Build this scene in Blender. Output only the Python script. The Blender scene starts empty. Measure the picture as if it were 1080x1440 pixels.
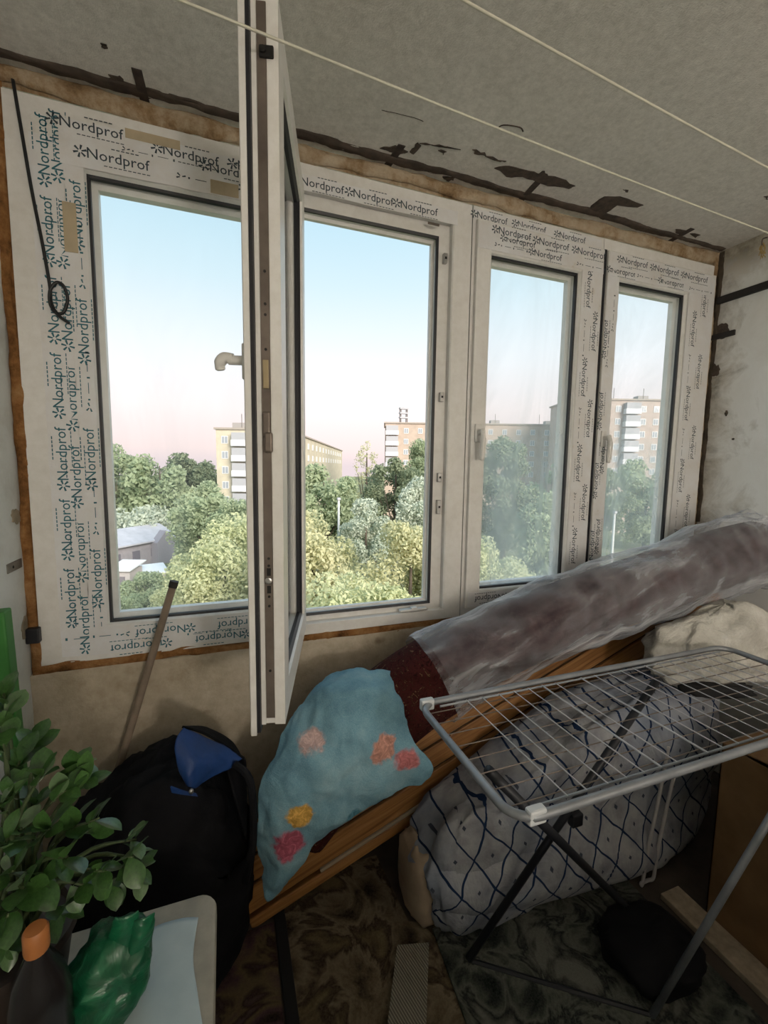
import bpy, math, random
from mathutils import Vector, Matrix, noise
random.seed(7)
SC = bpy.context.scene
COL = SC.collection
R = math.radians

# ------------------------------------------------------------------ camera
FPX, ZC = 612.6, 1.45
YAW, PITCH, ROLL = .351037, -.103071, .013639
def cam_axes():
    f = Vector((math.sin(YAW)*math.cos(PITCH), math.cos(YAW)*math.cos(PITCH), math.sin(PITCH)))
    r = Vector((math.cos(YAW), -math.sin(YAW), 0)); u = r.cross(f)
    c, s = math.cos(ROLL), math.sin(ROLL)
    return c*r + s*u, -s*r + c*u, f
CR, CU, CF = cam_axes()
CP = Vector((0, 0, ZC))
cd = bpy.data.cameras.new('camera'); cam = bpy.data.objects.new('camera', cd); COL.objects.link(cam)
cd.sensor_fit = 'VERTICAL'; cd.sensor_height = 36; cd.lens = FPX/1440*36; cd.clip_start = .02; cd.clip_end = 2000
m = Matrix((CR, CU, -CF)).transposed().to_4x4(); m.translation = CP
cam.matrix_world = m; SC.camera = cam
# ------------------------------------------------------------------ world, sun, exposure
W = bpy.data.worlds.new('sky'); SC.world = W; W.use_nodes = True
nt = W.node_tree; nt.nodes.clear()
o_ = nt.nodes.new('ShaderNodeOutputWorld'); bg = nt.nodes.new('ShaderNodeBackground')
tc = nt.nodes.new('ShaderNodeTexCoord'); sx = nt.nodes.new('ShaderNodeSeparateXYZ'); rp = nt.nodes.new('ShaderNodeValToRGB')
nt.links.new(tc.outputs['Generated'], sx.inputs[0]); nt.links.new(sx.outputs['Z'], rp.inputs[0])
nt.links.new(rp.outputs[0], bg.inputs[0]); nt.links.new(bg.outputs[0], o_.inputs[0])
cr = rp.color_ramp
SKY = [(0.0, (.70, .60, .62)), (.035, (.84, .70, .68)), (.12, (.90, .81, .80)), (.22, (.80, .83, .86)), (.36, (.58, .73, .80)), (.52, (.40, .62, .74)), (1, (.34, .56, .76))]
cr.elements[0].position = 0; cr.elements[0].color = (*SKY[0][1], 1); cr.elements[1].position = 1; cr.elements[1].color = (*SKY[-1][1], 1)
for p, c in SKY[1:-1]:
    e = cr.elements.new(p); e.color = (*c, 1)
bg.inputs[1].default_value = 1.28
sd = bpy.data.lights.new('sun', 'SUN'); sun = bpy.data.objects.new('sun', sd); COL.objects.link(sun)
sd.energy = 6.0; sd.angle = R(35); sd.color = (1, .90, .80)
sun.rotation_euler = Vector((-.25, .93, -.42)).to_track_quat('-Z', 'Y').to_euler()
SC.view_settings.view_transform = 'Standard'; SC.view_settings.look = 'None'
SC.view_settings.exposure = 0; SC.view_settings.gamma = 1; SC.view_settings.use_curve_mapping = False
FILL_W = 62

# ------------------------------------------------------------------ helpers
def at(px, py, Y=None, X=None, Z=None):
    d = (px-540)/FPX*CR - (py-720)/FPX*CU + CF
    t = Y/d.y if Y is not None else X/d.x if X is not None else (Z-ZC)/d.z
    return CP + d*t
def hor(px): return 650 + (px-50)*.0136
def od(px, depth, z=0):                      # ground-plan point outdoors
    s, c = math.sin(YAW), math.cos(YAW); q = (px-540)/FPX*depth
    return Vector((depth*s + q*c, depth*c - q*s, z))
def lk(o, parent=None):
    COL.objects.link(o)
    if parent is not None: o.parent = parent
    return o
def tag(o, label=None, cat=None, group=None, kind=None):
    if label: o['label'] = label
    if cat: o['category'] = cat
    if group: o['group'] = group
    if kind: o['kind'] = kind
    return o
def thing(name, label, cat, loc=(0, 0, 0), rz=0, group=None):
    o = bpy.data.objects.new(name, None); o.empty_display_size = .1; lk(o)
    o.location = loc; o.rotation_euler = (0, 0, rz)
    return tag(o, label, cat, group)
def frame_of(name, loc=(0, 0, 0), rz=0):     # an Empty of the setting
    o = bpy.data.objects.new(name, None); o.empty_display_size = .1; lk(o)
    o.location = loc; o.rotation_euler = (0, 0, rz); o['kind'] = 'structure'
    return o

class MB:
    def __init__(s): s.v = []; s.f = []
    def add(s, vs, fs):
        b = len(s.v); s.v += [tuple(v) for v in vs]; s.f += [tuple(i+b for i in f) for f in fs]
        return s
    def box(s, x0, x1, y0, y1, z0, z1, M=None):
        vs = [Vector((x, y, z)) for z in (z0, z1) for y in (y0, y1) for x in (x0, x1)]
        if M is not None: vs = [M @ v for v in vs]
        return s.add(vs, [(0, 2, 3, 1), (4, 5, 7, 6), (0, 1, 5, 4), (2, 6, 7, 3), (0, 4, 6, 2), (1, 3, 7, 5)])
    def cbox(s, x0, x1, y0, y1, z0, z1, b=.003, M=None):        # chamfered box
        import bmesh
        bm = bmesh.new(); bmesh.ops.create_cube(bm, size=1)
        for v in bm.verts:
            v.co = Vector(((x0+x1)/2 + v.co.x*(x1-x0), (y0+y1)/2 + v.co.y*(y1-y0), (z0+z1)/2 + v.co.z*(z1-z0)))
        bmesh.ops.bevel(bm, geom=bm.edges[:], offset=b, segments=2, profile=.5, affect='EDGES')
        bm.verts.index_update()
        vs = [(M @ v.co) if M is not None else v.co.copy() for v in bm.verts]
        s.add(vs, [[v.index for v in f.verts] for f in bm.faces]); bm.free(); return s
    def tube(s, pts, r, n=8, cap=True):
        pts = [Vector(p) for p in pts]; rs = r if isinstance(r, (list, tuple)) else [r]*len(pts)
        b = len(s.v); up = None; N = len(pts)
        for i, p in enumerate(pts):
            t = (pts[min(i+1, N-1)] - pts[max(i-1, 0)]).normalized()
            if up is None:
                up = Vector((0, 0, 1)) if abs(t.z) < .9 else Vector((1, 0, 0))
            a = t.cross(up).normalized(); up = a.cross(t).normalized()
            for k in range(n):
                q = 2*math.pi*k/n; s.v.append(tuple(p + (a*math.cos(q) + up*math.sin(q))*rs[i]))
        for i in range(N-1):
            for k in range(n):
                s.f.append((b+i*n+k, b+i*n+(k+1) % n, b+(i+1)*n+(k+1) % n, b+(i+1)*n+k))
        if cap:
            s.f.append(tuple(b+k for k in range(n))[::-1]); s.f.append(tuple(b+(N-1)*n+k for k in range(n)))
        return s
    def lathe(s, prof, c=(0, 0, 0), n=20, M=None):               # prof: (r, z)
        b = len(s.v); c = Vector(c)
        for (r, z) in prof:
            for k in range(n):
                q = 2*math.pi*k/n; v = Vector((r*math.cos(q), r*math.sin(q), z))
                s.v.append(tuple(c + ((M @ v) if M is not None else v)))
        for i in range(len(prof)-1):
            for k in range(n):
                s.f.append((b+i*n+k, b+i*n+(k+1) % n, b+(i+1)*n+(k+1) % n, b+(i+1)*n+k))
        s.f.append(tuple(b+k for k in range(n))[::-1]); s.f.append(tuple(b+(len(prof)-1)*n+k for k in range(n)))
        return s
    def ring(s, outer, inner, prof):                             # mitred frame in XZ: prof (k, y) closed; rect x0,x1,z0,z1
        def lp(k): return [o + k*(i-o) for o, i in zip(outer, inner)]
        b = len(s.v); n = len(prof)
        for c in range(4):
            for (k, y) in prof:
                x0, x1, z0, z1 = lp(k)
                s.v.append(((x0, x1, x1, x0)[c], y, (z0, z0, z1, z1)[c]))
        for c in range(4):
            for j in range(n):
                s.f.append((b+c*n+j, b+((c+1) % 4)*n+j, b+((c+1) % 4)*n+(j+1) % n, b+c*n+(j+1) % n))
        return s
    def poly(s, pts, d):                                         # thin prism: polygon pts pushed along d
        n = len(pts); d = Vector(d); vs = [Vector(p) for p in pts] + [Vector(p)+d for p in pts]
        return s.add(vs, [tuple(range(n))[::-1], tuple(range(n, 2*n))] + [(i, (i+1) % n, n+(i+1) % n, n+i) for i in range(n)])
    def mesh(s, name, mat=None, smooth=False):
        me = bpy.data.meshes.new(name); me.from_pydata(s.v, [], s.f)
        if mat: me.materials.append(mat)
        if smooth: me.polygons.foreach_set('use_smooth', [True]*len(me.polygons))
        me.validate(); me.update(); return me
    def build(s, name, mat, parent=None, smooth=False, auto=None):
        import bmesh
        me = s.mesh(name, mat, smooth)
        bm = bmesh.new(); bm.from_mesh(me); bmesh.ops.recalc_face_normals(bm, faces=bm.faces[:]); bm.to_mesh(me); bm.free()
        if auto: me.set_sharp_from_angle(angle=R(auto)); me.polygons.foreach_set('use_smooth', [True]*len(me.polygons))
        return lk(bpy.data.objects.new(name, me), parent)
def inst(name, me, parent=None, loc=(0, 0, 0), M=None):
    o = bpy.data.objects.new(name, me); lk(o, parent)
    if M is not None: o.matrix_local = M
    else: o.location = loc
    return o
def struct(name, mb, mat, **k): return tag(mb.build(name, mat, **k), kind='structure')
def solid(o, t, off=0):
    md = o.modifiers.new('solid', 'SOLIDIFY'); md.thickness = t; md.offset = off; return o
def nz(p, s=1.0, seed=0.0): return noise.noise(Vector(p)*s + Vector((seed, seed*1.7, -seed)))
def fb(p, s=1.0, seed=0.0): return noise.fractal(Vector(p)*s + Vector((seed, seed*1.7, -seed)), 1.0, 2.0, 4)
def blob(c, rad, e=1.0, amp=.1, fs=3.0, seed=0, nu=40, nv=24, fn=None, rz=0, flat=None):
    """super-ellipsoid with lumps; e<1 boxier"""
    mb = MB(); c = Vector(c); cz, sz = math.cos(rz), math.sin(rz)
    def pw(v): return math.copysign(abs(v)**e, v)
    rows = []
    for j in range(nv+1):
        th = math.pi*j/nv - math.pi/2; row = []
        for i in range(nu):
            ph = 2*math.pi*i/nu
            d = Vector((pw(math.cos(th))*pw(math.cos(ph)), pw(math.cos(th))*pw(math.sin(ph)), pw(math.sin(th))))
            k = 1 + amp*fb(d, fs, seed)
            p = Vector((d.x*rad[0]*k, d.y*rad[1]*k, d.z*rad[2]*k))
            if fn: p = fn(p, d)
            p = Vector((p.x*cz - p.y*sz, p.x*sz + p.y*cz, p.z)) + c
            if flat is not None: p.z = max(p.z, flat)
            row.append(p)
        rows.append(row)
    vs = [p for r in rows for p in r]
    fs_ = [(j*nu+i, j*nu+(i+1) % nu, (j+1)*nu+(i+1) % nu, (j+1)*nu+i) for j in range(nv) for i in range(nu)]
    return mb.add(vs, fs_)
def crom(p, t):
    n = len(p)-1; i = min(int(t*n), n-1); u = t*n - i
    a, b, c, d = p[max(i-1, 0)], p[i], p[i+1], p[min(i+2, n)]
    return .5*((2*b) + (c-a)*u + (2*a-5*b+4*c-d)*u*u + (3*b-a-3*c+d)*u**3)
def patch(grid, nu=30, nv=30, amp=0, fs=8, seed=0):
    """smooth surface through a grid of control points"""
    grid = [[Vector(p) for p in r] for r in grid]; vs = []
    for j in range(nv+1):
        cp = [crom([row[i] for row in grid], j/nv) for i in range(len(grid[0]))]
        for i in range(nu+1):
            p = crom(cp, i/nu)
            if amp: p = p + amp*Vector((fb(p, fs, seed), fb(p, fs, seed+5), fb(p, fs, seed+9)))
            vs.append(p)
    w = nu+1
    return MB().add(vs, [(j*w+i, j*w+i+1, (j+1)*w+i+1, (j+1)*w+i) for j in range(nv) for i in range(nu)])
def spline(pts, n):
    pts = [Vector(p) for p in pts]; return [crom(pts, k/n) for k in range(n+1)]

# ------------------------------------------------------------------ materials
class Mat:
    def __init__(s, name):
        s.m = bpy.data.materials.new(name); s.m.use_nodes = True; s.t = s.m.node_tree
        s.b = s.t.nodes['Principled BSDF']; s.out = s.t.nodes['Material Output']
    def n(s, typ, **k):
        nd = s.t.nodes.new('ShaderNode'+typ)
        for a, b in k.items(): setattr(nd, a, b)
        return nd
    def l(s, a, b): s.t.links.new(a, b)
    def co(s, kind='Object'):
        if not hasattr(s, '_tc'): s._tc = s.n('TexCoord')
        return s._tc.outputs[kind]
    def noise(s, scale, detail=4, rough=.6, vec=None, kind='Object', dist=0):
        nd = s.n('TexNoise'); nd.inputs['Scale'].default_value = scale; nd.inputs['Detail'].default_value = detail
        nd.inputs['Roughness'].default_value = rough; nd.inputs['Distortion'].default_value = dist
        s.l(vec or s.co(kind), nd.inputs['Vector']); return nd.outputs['Fac']
    def ramp(s, fac, stops, interp='LINEAR'):
        nd = s.n('ValToRGB'); cr = nd.color_ramp; cr.interpolation = interp
        f3 = lambda c: (*c, 1) if isinstance(c, (tuple, list)) else (c, c, c, 1)
        cr.elements[0].position = stops[0][0]; cr.elements[0].color = f3(stops[0][1])
        cr.elements[1].position = stops[-1][0]; cr.elements[1].color = f3(stops[-1][1])
        for p, c in stops[1:-1]: cr.elements.new(p).color = f3(c)
        s.l(fac, nd.inputs[0]); return nd.outputs[0]
    def mix(s, fac, a, b, mode='MIX'):
        nd = s.n('Mix', data_type='RGBA', blend_type=mode)
        for sock, v in ((nd.inputs[0], fac), (nd.inputs[6], a), (nd.inputs[7], b)):
            if hasattr(v, 'links'): s.l(v, sock)
            else: sock.default_value = v if not isinstance(v, (tuple, list)) else (*v, 1)
        return nd.outputs[2]
    def math(s, op, a, b=0.0, c=None):
        nd = s.n('Math', operation=op)
        for i, v in enumerate((a, b) if c is None else (a, b, c)):
            if hasattr(v, 'links'): s.l(v, nd.inputs[i])
            else: nd.inputs[i].default_value = v
        return nd.outputs[0]
    def xyz(s, vec=None):
        nd = s.n('SeparateXYZ'); s.l(vec or s.co(), nd.inputs[0]); return nd.outputs
    def col(s, v):
        if hasattr(v, 'links'): s.l(v, s.b.inputs['Base Color'])
        else: s.b.inputs['Base Color'].default_value = (*v, 1)
        return s
    def set(s, rough=.6, metal=0, spec=.5, **k):
        s.b.inputs['Roughness'].default_value = rough; s.b.inputs['Metallic'].default_value = metal
        s.b.inputs['Specular IOR Level'].default_value = spec
        for a, v in k.items(): s.b.inputs[a].default_value = v
        return s
    def bump(s, h, strength=.3, dist=.01):
        nd = s.n('Bump'); nd.inputs['Strength'].default_value = strength; nd.inputs['Distance'].default_value = dist
        s.l(h, nd.inputs['Height']); s.l(nd.outputs[0], s.b.inputs['Normal']); s._bump = nd; return s
def plain(name, c, rough=.6, metal=0, var=.12, vs=12, bump=0, spec=.5):
    M = Mat(name); f = M.noise(vs)
    M.col(M.ramp(f, [(.3, tuple(x*(1-var) for x in c)), (.7, tuple(min(1, x*(1+var)) for x in c))])).set(rough, metal, spec)
    if bump: M.bump(M.noise(vs*6), bump, .004)
    return M.m
MT = {}
# concrete ceiling
M = Mat('ceiling_concrete'); a = M.noise(2.2, 6, .65); b = M.noise(60, 3, .7); c_ = M.noise(240, 2, .6)
base = M.ramp(a, [(.3, (.60, .575, .53)), (.55, (.70, .675, .63)), (.75, (.77, .75, .71))])
M.col(M.mix(.45, base, M.ramp(b, [(.3, (.46, .44, .40)), (.7, (.84, .81, .76))]))).set(.95, spec=.1); M.bump(c_, .5, .004); MT['ceil'] = M.m
# parapet plaster
M = Mat('parapet_plaster'); a = M.noise(3, 6, .7, dist=.4); b = M.noise(26, 5, .7); sp = M.ramp(M.noise(9, 2, .5), [(.70, 1.0), (.76, 0.0)])
M.col(M.mix(M.math('MULTIPLY', M.math('SUBTRACT', 1.0, sp), .5), M.mix(.35, M.ramp(a, [(.3, (.36, .29, .20)), (.5, (.47, .40, .30)), (.7, (.56, .50, .40))]), M.ramp(b, [(.3, (.28, .22, .15)), (.7, (.62, .56, .46))])), (.16, .10, .055))).set(.95, spec=.15)
M.bump(b, .5, .006); MT['parapet'] = M.m
# left wall
M = Mat('left_wall_paint'); a = M.noise(4, 5, .7); b = M.noise(40, 3)
M.col(M.ramp(a, [(.28, (.52, .52, .48)), (.5, (.66, .68, .66)), (.8, (.74, .76, .76))])).set(.9, spec=.2); M.bump(b, .35, .005); MT['wall_l'] = M.m
# right wall with mould creeping out of the corner
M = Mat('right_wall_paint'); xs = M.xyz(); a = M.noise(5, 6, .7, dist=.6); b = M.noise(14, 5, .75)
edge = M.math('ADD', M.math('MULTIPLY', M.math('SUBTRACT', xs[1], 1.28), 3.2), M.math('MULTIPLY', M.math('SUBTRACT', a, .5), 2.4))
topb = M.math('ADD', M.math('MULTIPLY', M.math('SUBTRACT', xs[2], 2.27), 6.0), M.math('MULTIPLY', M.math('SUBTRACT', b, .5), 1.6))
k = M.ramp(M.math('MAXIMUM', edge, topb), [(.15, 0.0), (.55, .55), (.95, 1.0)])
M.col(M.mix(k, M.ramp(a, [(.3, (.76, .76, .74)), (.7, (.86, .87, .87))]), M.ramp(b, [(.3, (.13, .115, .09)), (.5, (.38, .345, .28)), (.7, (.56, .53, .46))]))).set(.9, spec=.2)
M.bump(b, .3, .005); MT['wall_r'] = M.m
MT['room'] = plain('inner_room_paint', (.74, .70, .62), .9)
MT['floor'] = plain('floor_boards', (.055, .042, .032), .8, var=.3)
# foam
M = Mat('sealing_foam'); a = M.noise(14, 6, .7); b = M.noise(60, 4, .6)
M.col(M.ramp(a, [(.28, (.07, .03, .012)), (.48, (.24, .115, .04)), (.64, (.34, .19, .085)), (.8, (.42, .30, .18))])).set(.95, spec=.1); M.bump(b, .8, .008); MT['foam'] = M.m
M = Mat('sealing_foam_top'); a = M.noise(9, 6, .7); b = M.noise(60, 4, .6)
M.col(M.ramp(a, [(.28, (.10, .06, .03)), (.42, (.27, .18, .10)), (.55, (.42, .33, .23)), (.8, (.52, .45, .35))])).set(.95, spec=.1); M.bump(b, .8, .008); MT['foam2'] = M.m
# pvc
M = Mat('white_pvc'); a = M.noise(5, 4, .6); b = M.noise(30, 4, .7)
M.col(M.mix(.2, M.ramp(a, [(.3, (.70, .68, .64)), (.7, (.78, .77, .75))]), M.ramp(b, [(.35, (.52, .49, .43)), (.6, (.80, .79, .77))]))).set(.38); MT['pvc'] = M.m
M = Mat('film_sheet'); a = M.noise(9, 5, .7); b = M.noise(24, 3, .6, dist=1.5)
M.col(M.ramp(a, [(.25, (.58, .52, .42)), (.36, (.70, .68, .66)), (.7, (.76, .77, .79))])).set(.28, spec=.6); M.bump(b, .35, .004); MT['film'] = M.m
MT['print'] = plain('teal_print', (.02, .13, .17), .5)
MT['print2'] = plain('dark_print', (.03, .05, .065), .5)
MT['gasket'] = plain('black_rubber', (.012, .012, .016), .5)
MT['hard'] = plain('dusty_hardware', (.16, .13, .11), .5, .5, var=.3)
MT['steel'] = plain('steel', (.42, .41, .40), .35, .9)
MT['hole'] = plain('dark_hole', (.01, .009, .008), .8)
def glass(name, dust, tint=(.80, .84, .85), lo=.4, hi=.75, sc=3.0):
    M = Mat(name); M.t.nodes.remove(M.b)
    tr = M.n('BsdfTransparent'); tr.inputs[0].default_value = (.985, .99, .99, 1)
    df = M.n('BsdfTranslucent'); df.inputs[0].default_value = (*tint, 1)
    gl = M.n('BsdfGlossy'); gl.inputs['Roughness'].default_value = .02; gl.inputs[0].default_value = (1, 1, 1, 1)
    mp = M.n('Mapping'); mp.inputs['Scale'].default_value = (1.0, 1.0, .35); M.l(M.co(), mp.inputs[0])
    f = M.ramp(M.noise(sc, 5, .65, vec=mp.outputs[0], dist=.8), [(lo, dust[0]), (hi, dust[1])])
    f = M.math('MULTIPLY', f, M.ramp(M.math('SUBTRACT', M.xyz()[2], 1.2), [(.25, 1.0), (.75, .30)]))   # dust thinned upwards so the sky stays bright, haze kept low
    m1 = M.n('MixShader'); M.l(f, m1.inputs[0]); M.l(tr.outputs[0], m1.inputs[1]); M.l(df.outputs[0], m1.inputs[2])
    lw = M.n('LayerWeight'); lw.inputs[0].default_value = .12
    m2 = M.n('MixShader'); M.l(M.math('MULTIPLY', lw.outputs['Fresnel'], .35), m2.inputs[0]); M.l(m1.outputs[0], m2.inputs[1]); M.l(gl.outputs[0], m2.inputs[2])
    M.l(m2.outputs[0], M.out.inputs[0]); return M.m
MT['glass1'] = glass('dusty_glass', (.01, .11))
MT['glass3'] = glass('smeared_glass', (.08, .46), tint=(.92, .95, .95), lo=.38, hi=.7, sc=2.2)
MT['glass_s'] = glass('sash_glass', (.03, .22))
# ------------------------------------------------------------------ the room
XL, XR, YW, ZT, YB = -.546, 2.21, 1.5, 2.475, -3.3
struct('floor', MB().box(XL-.1, XR+.1, YB-.1, 1.7, -.12, 0), MT['floor'])
ceil = struct('ceiling', MB().box(XL-.1, XR+.1, YB-.1, 1.72, ZT, ZT+.15), MT['ceil'])
wall_l = struct('wall_left', MB().box(XL-.12, XL, YB-.1, 1.62, 0, ZT), MT['wall_l'])
wall_r = struct('wall_right', MB().box(XR, XR+.12, YB-.1, 1.62, 0, ZT), MT['wall_r'])
# parapet with an uneven plaster face
g = []
nx, nz_ = 90, 34
vs = []
for j in range(nz_+1):
    for i in range(nx+1):
        x = XL + (XR-XL)*i/nx; z = .83*j/nz_
        vs.append((x, YW - .006 + .005*fb((x, 0, z), 5, 3), z))
w = nx+1
mb = MB().add(vs, [(j*w+i, j*w+i+1, (j+1)*w+i+1, (j+1)*w+i) for j in range(nz_) for i in range(nx)])
mb.box(XL, XR, YW+.002, 1.62, 0, .83)
struct('wall_window', mb, MT['parapet'])
struct('wall_back', MB().box(XL-.1, XR+.1, YB-.1, YB, 0, ZT), MT['room'])

def foam(name, p0, p1, wdir, width, bulge, mat, seed, n=120, out=Vector((0, -1, 0))):
    p0, p1, wdir = Vector(p0), Vector(p1), Vector(wdir).normalized(); vs = []; m_ = 8
    L = (p1-p0).length
    for i in range(n+1):
        p = p0.lerp(p1, i/n); s_ = i/n*L
        wl = width*(1 + .45*fb((s_, seed, 0), 7, seed)); b_ = bulge*(1 + .6*fb((s_, 3, seed), 9, seed)); off = .012*fb((s_, 0, 7), 4, seed)
        for k in range(m_+1):
            q = math.pi*k/m_
            vs.append(p + wdir*(off - math.cos(q)*wl/2) + out*(math.sin(q)*b_ + .004*fb((s_*3, q, seed), 6)))
    w = m_+1
    mb = MB().add(vs, [(i*w+k, i*w+k+1, (i+1)*w+k+1, (i+1)*w+k) for i in range(n) for k in range(m_)])
    mb.add([p0-wdir*width*.5+out*-.004, p1-wdir*width*.5+out*-.004, p1+wdir*width*.5+out*-.004, p0+wdir*width*.5+out*-.004], [(0, 1, 2, 3)])
    return struct(name, mb, mat, smooth=True)
foam('trim_1', (-.533, 1.505, .82), (-.533, 1.505, 2.47), (1, 0, 0), .026, .010, MT['foam'], 1)
foam('trim_2', (-.56, 1.508, 2.447), (2.2, 1.508, 2.447), (0, 0, 1), .050, .012, MT['foam2'], 2, 200)
foam('trim_3', (-.54, 1.505, .836), (2.2, 1.505, .836), (0, 0, 1), .036, .008, MT['foam'], 3, 200)
foam('trim_4', (2.203, 1.505, .82), (2.203, 1.505, 2.47), (1, 0, 0), .026, .012, MT['foam2'], 4)
# ragged dark brown strip where the slab edge meets the foam
foam('trim_5', (-.55, 1.47, 2.476), (2.2, 1.47, 2.476), (0, 1, 0), .036, .006, plain('dark_brown_filler', (.075, .055, .042), .95, var=.5, vs=20), 9, 200, out=Vector((0, 0, -1)))
foam('trim_6', (2.21, 1.488, 1.2), (2.21, 1.488, 2.47), (0, 1, 0), .03, .006, plain('mouldy_filler', (.06, .045, .03), .95, var=.5, vs=20), 12, 120, out=Vector((-1, 0, 0)))

MT['rust'] = plain('rusty_strap', (.055, .040, .034), .7, .3, var=.5, vs=30)
MT['peel'] = plain('bare_slab', (.075, .055, .042), .95, var=.5, vs=40, bump=.6)
for (x, dx, l) in ((-.188, .004, .10), (.545, -.012, .10), (1.092, .012, .11), (1.90, .01, .10)):
    mb = MB().poly([(x-.012-dx, YW-l, ZT), (x+.012-dx, YW-l, ZT), (x+.012, YW+.02, ZT), (x-.012, YW+.02, ZT)], (0, 0, -.003))
    mb.build('anchor_strap', MT['rust'], ceil)
def peel(pix):
    P = [at(px, py, Z=ZT) for px, py in pix]; out = []
    for k, p in enumerate(P):                        # break the edges up a little
        q = P[(k+1) % len(P)]; out.append(p)
        for t in (.33, .66): out.append(p.lerp(q, t) + Vector((random.uniform(-1, 1), random.uniform(-1, 1), 0))*.005)
    MB().poly([(p.x, p.y, ZT) for p in out], (0, 0, -.0025)).build('peeled_patch', MT['peel'], ceil)
for pix in (((695, 236), (716, 233), (740, 239), (757, 244), (766, 240), (771, 247), (790, 251), (809, 261), (800, 265), (770, 261), (755, 255), (735, 248), (712, 248)),
            ((831, 289), (850, 276), (872, 276), (905, 288), (893, 291), (868, 288), (852, 299), (840, 305), (830, 298)),
            ((534, 208), (556, 204), (574, 213), (562, 216), (548, 213)), ((588, 200), (592, 205), (582, 216), (576, 213), (583, 207)), ((616, 211), (628, 213), (624, 217)),
            ((664, 210), (682, 214), (684, 219), (672, 217)), ((682, 219), (712, 226), (704, 227)), ((590, 201), (618, 203), (648, 210), (618, 206)),
            ((622, 248), (640, 247), (638, 253), (628, 254)), ((152, 104), (168, 106), (180, 120), (172, 124), (158, 115)), ((141, 60), (150, 62), (151, 66), (143, 65)),
            ((950, 322), (968, 324), (966, 328), (952, 328)), ((970, 328), (985, 330), (978, 334)), ((876, 266), (884, 267), (882, 270)), ((1074, 276), (1080, 275), (1080, 280))):
    peel(pix)
MB().tube(spline([(.80, 1.235, ZT), (.81, 1.215, ZT), (.86, 1.205, ZT), (.88, 1.215, ZT)], 12), .0022, 5).build('crack', MT['peel'], ceil)
MB().tube([(x, 1.29+.02*nz((x, 0, 0), 12), ZT) for x in [.45+.01*i for i in range(14)]], .0012, 4).build('crack', MT['peel'], ceil)
# steel straps and bars fixed on the side walls
MT['blackbar'] = plain('black_bar', (.018, .015, .014), .7, var=.4)
MB().cbox(XR-.02, XR, 1.05, 1.478, 2.232, 2.262, .002).build('bar', MT['blackbar'], wall_r)
MB().cbox(XR-.012, XR, 1.392, 1.50, 2.072, 2.096, .002).build('anchor_strap', MT['blackbar'], wall_r)
for (y, z, ry, rz_, s_) in ((1.455, 2.105, .03, .035, 3), (1.47, 1.93, .02, .03, 4), (1.40, 1.72, .006, .012, 5), (1.36, 1.60, .005, .005, 6)):
    pts = []
    for k in range(24):
        q = 2*math.pi*k/24; rr = 1 + .5*nz((math.cos(q)*2, math.sin(q)*2, s_), 1.3)
        pts.append((XR, y + ry*rr*math.cos(q), z + rz_*rr*math.sin(q)))
    MB().poly(pts, (-.0025, 0, 0)).build('chipped_patch', MT['peel'], wall_r)
st = MB().box(XL, XL+.003, 1.40, 1.485, 1.155, 1.18).build('anchor_strap', plain('zinc_strap', (.20, .19, .17), .5, .7, var=.3), wall_l)
MB().lathe([(.004, 0), (.004, .001)], (0, 0, 0), 10, Matrix.Rotation(R(90), 3, 'Y')).build('hole', MT['hole'], st).location = (XL+.0032, 1.43, 1.167)
for (y, z, ry, rz_, s_) in ((1.475, 1.30, .025, .02, 1), (1.48, .98, .02, .03, 2), (1.485, 2.1, .015, .05, 5)):
    pts = []
    for k in range(24):
        q = 2*math.pi*k/24; rr = 1 + .5*nz((math.cos(q)*2, math.sin(q)*2, s_), 1.3)
        pts.append((XL, y + ry*rr*math.cos(q), z + rz_*rr*math.sin(q)))
    MB().poly(pts, (.0025, 0, 0)).build('chipped_patch', plain('chipped_plaster', (.30, .25, .18), .95, var=.4), wall_l)

# ------------------------------------------------------------------ lettering on the protective film
cu = bpy.data.curves.new('word', 'FONT'); cu.body = 'Nordprof'; cu.size = 1; cu.resolution_u = 2; cu.offset = .004
to = bpy.data.objects.new('word', cu); COL.objects.link(to); bpy.context.view_layer.update()
wm = bpy.data.meshes.new_from_object(to.evaluated_get(bpy.context.evaluated_depsgraph_get()))
bpy.data.objects.remove(to)
WV = [(v.co.x, v.co.y) for v in wm.vertices]; WF = [tuple(p.vertices) for p in wm.polygons]
w0, w1 = min(v[0] for v in WV), max(v[0] for v in WV); WV = [(v[0]-w0, v[1]) for v in WV]; WLEN = w1-w0
def star2(mb, put, cx, cy, r, n=6, arms=None):
    for k in (arms or range(n)):
        q = 2*math.pi*k/n + .3
        d = (math.cos(q), math.sin(q)); p = (-d[1], d[0]); a, b, wd = r*.25, r, r*.17
        mb.add([put(cx+d[0]*a-p[0]*wd*.6, cy+d[1]*a-p[1]*wd*.6), put(cx+d[0]*b-p[0]*wd, cy+d[1]*b-p[1]*wd), put(cx+d[0]*b+p[0]*wd, cy+d[1]*b+p[1]*wd), put(cx+d[0]*a+p[0]*wd*.6, cy+d[1]*a+p[1]*wd*.6)], [(0, 1, 2, 3)])
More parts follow.
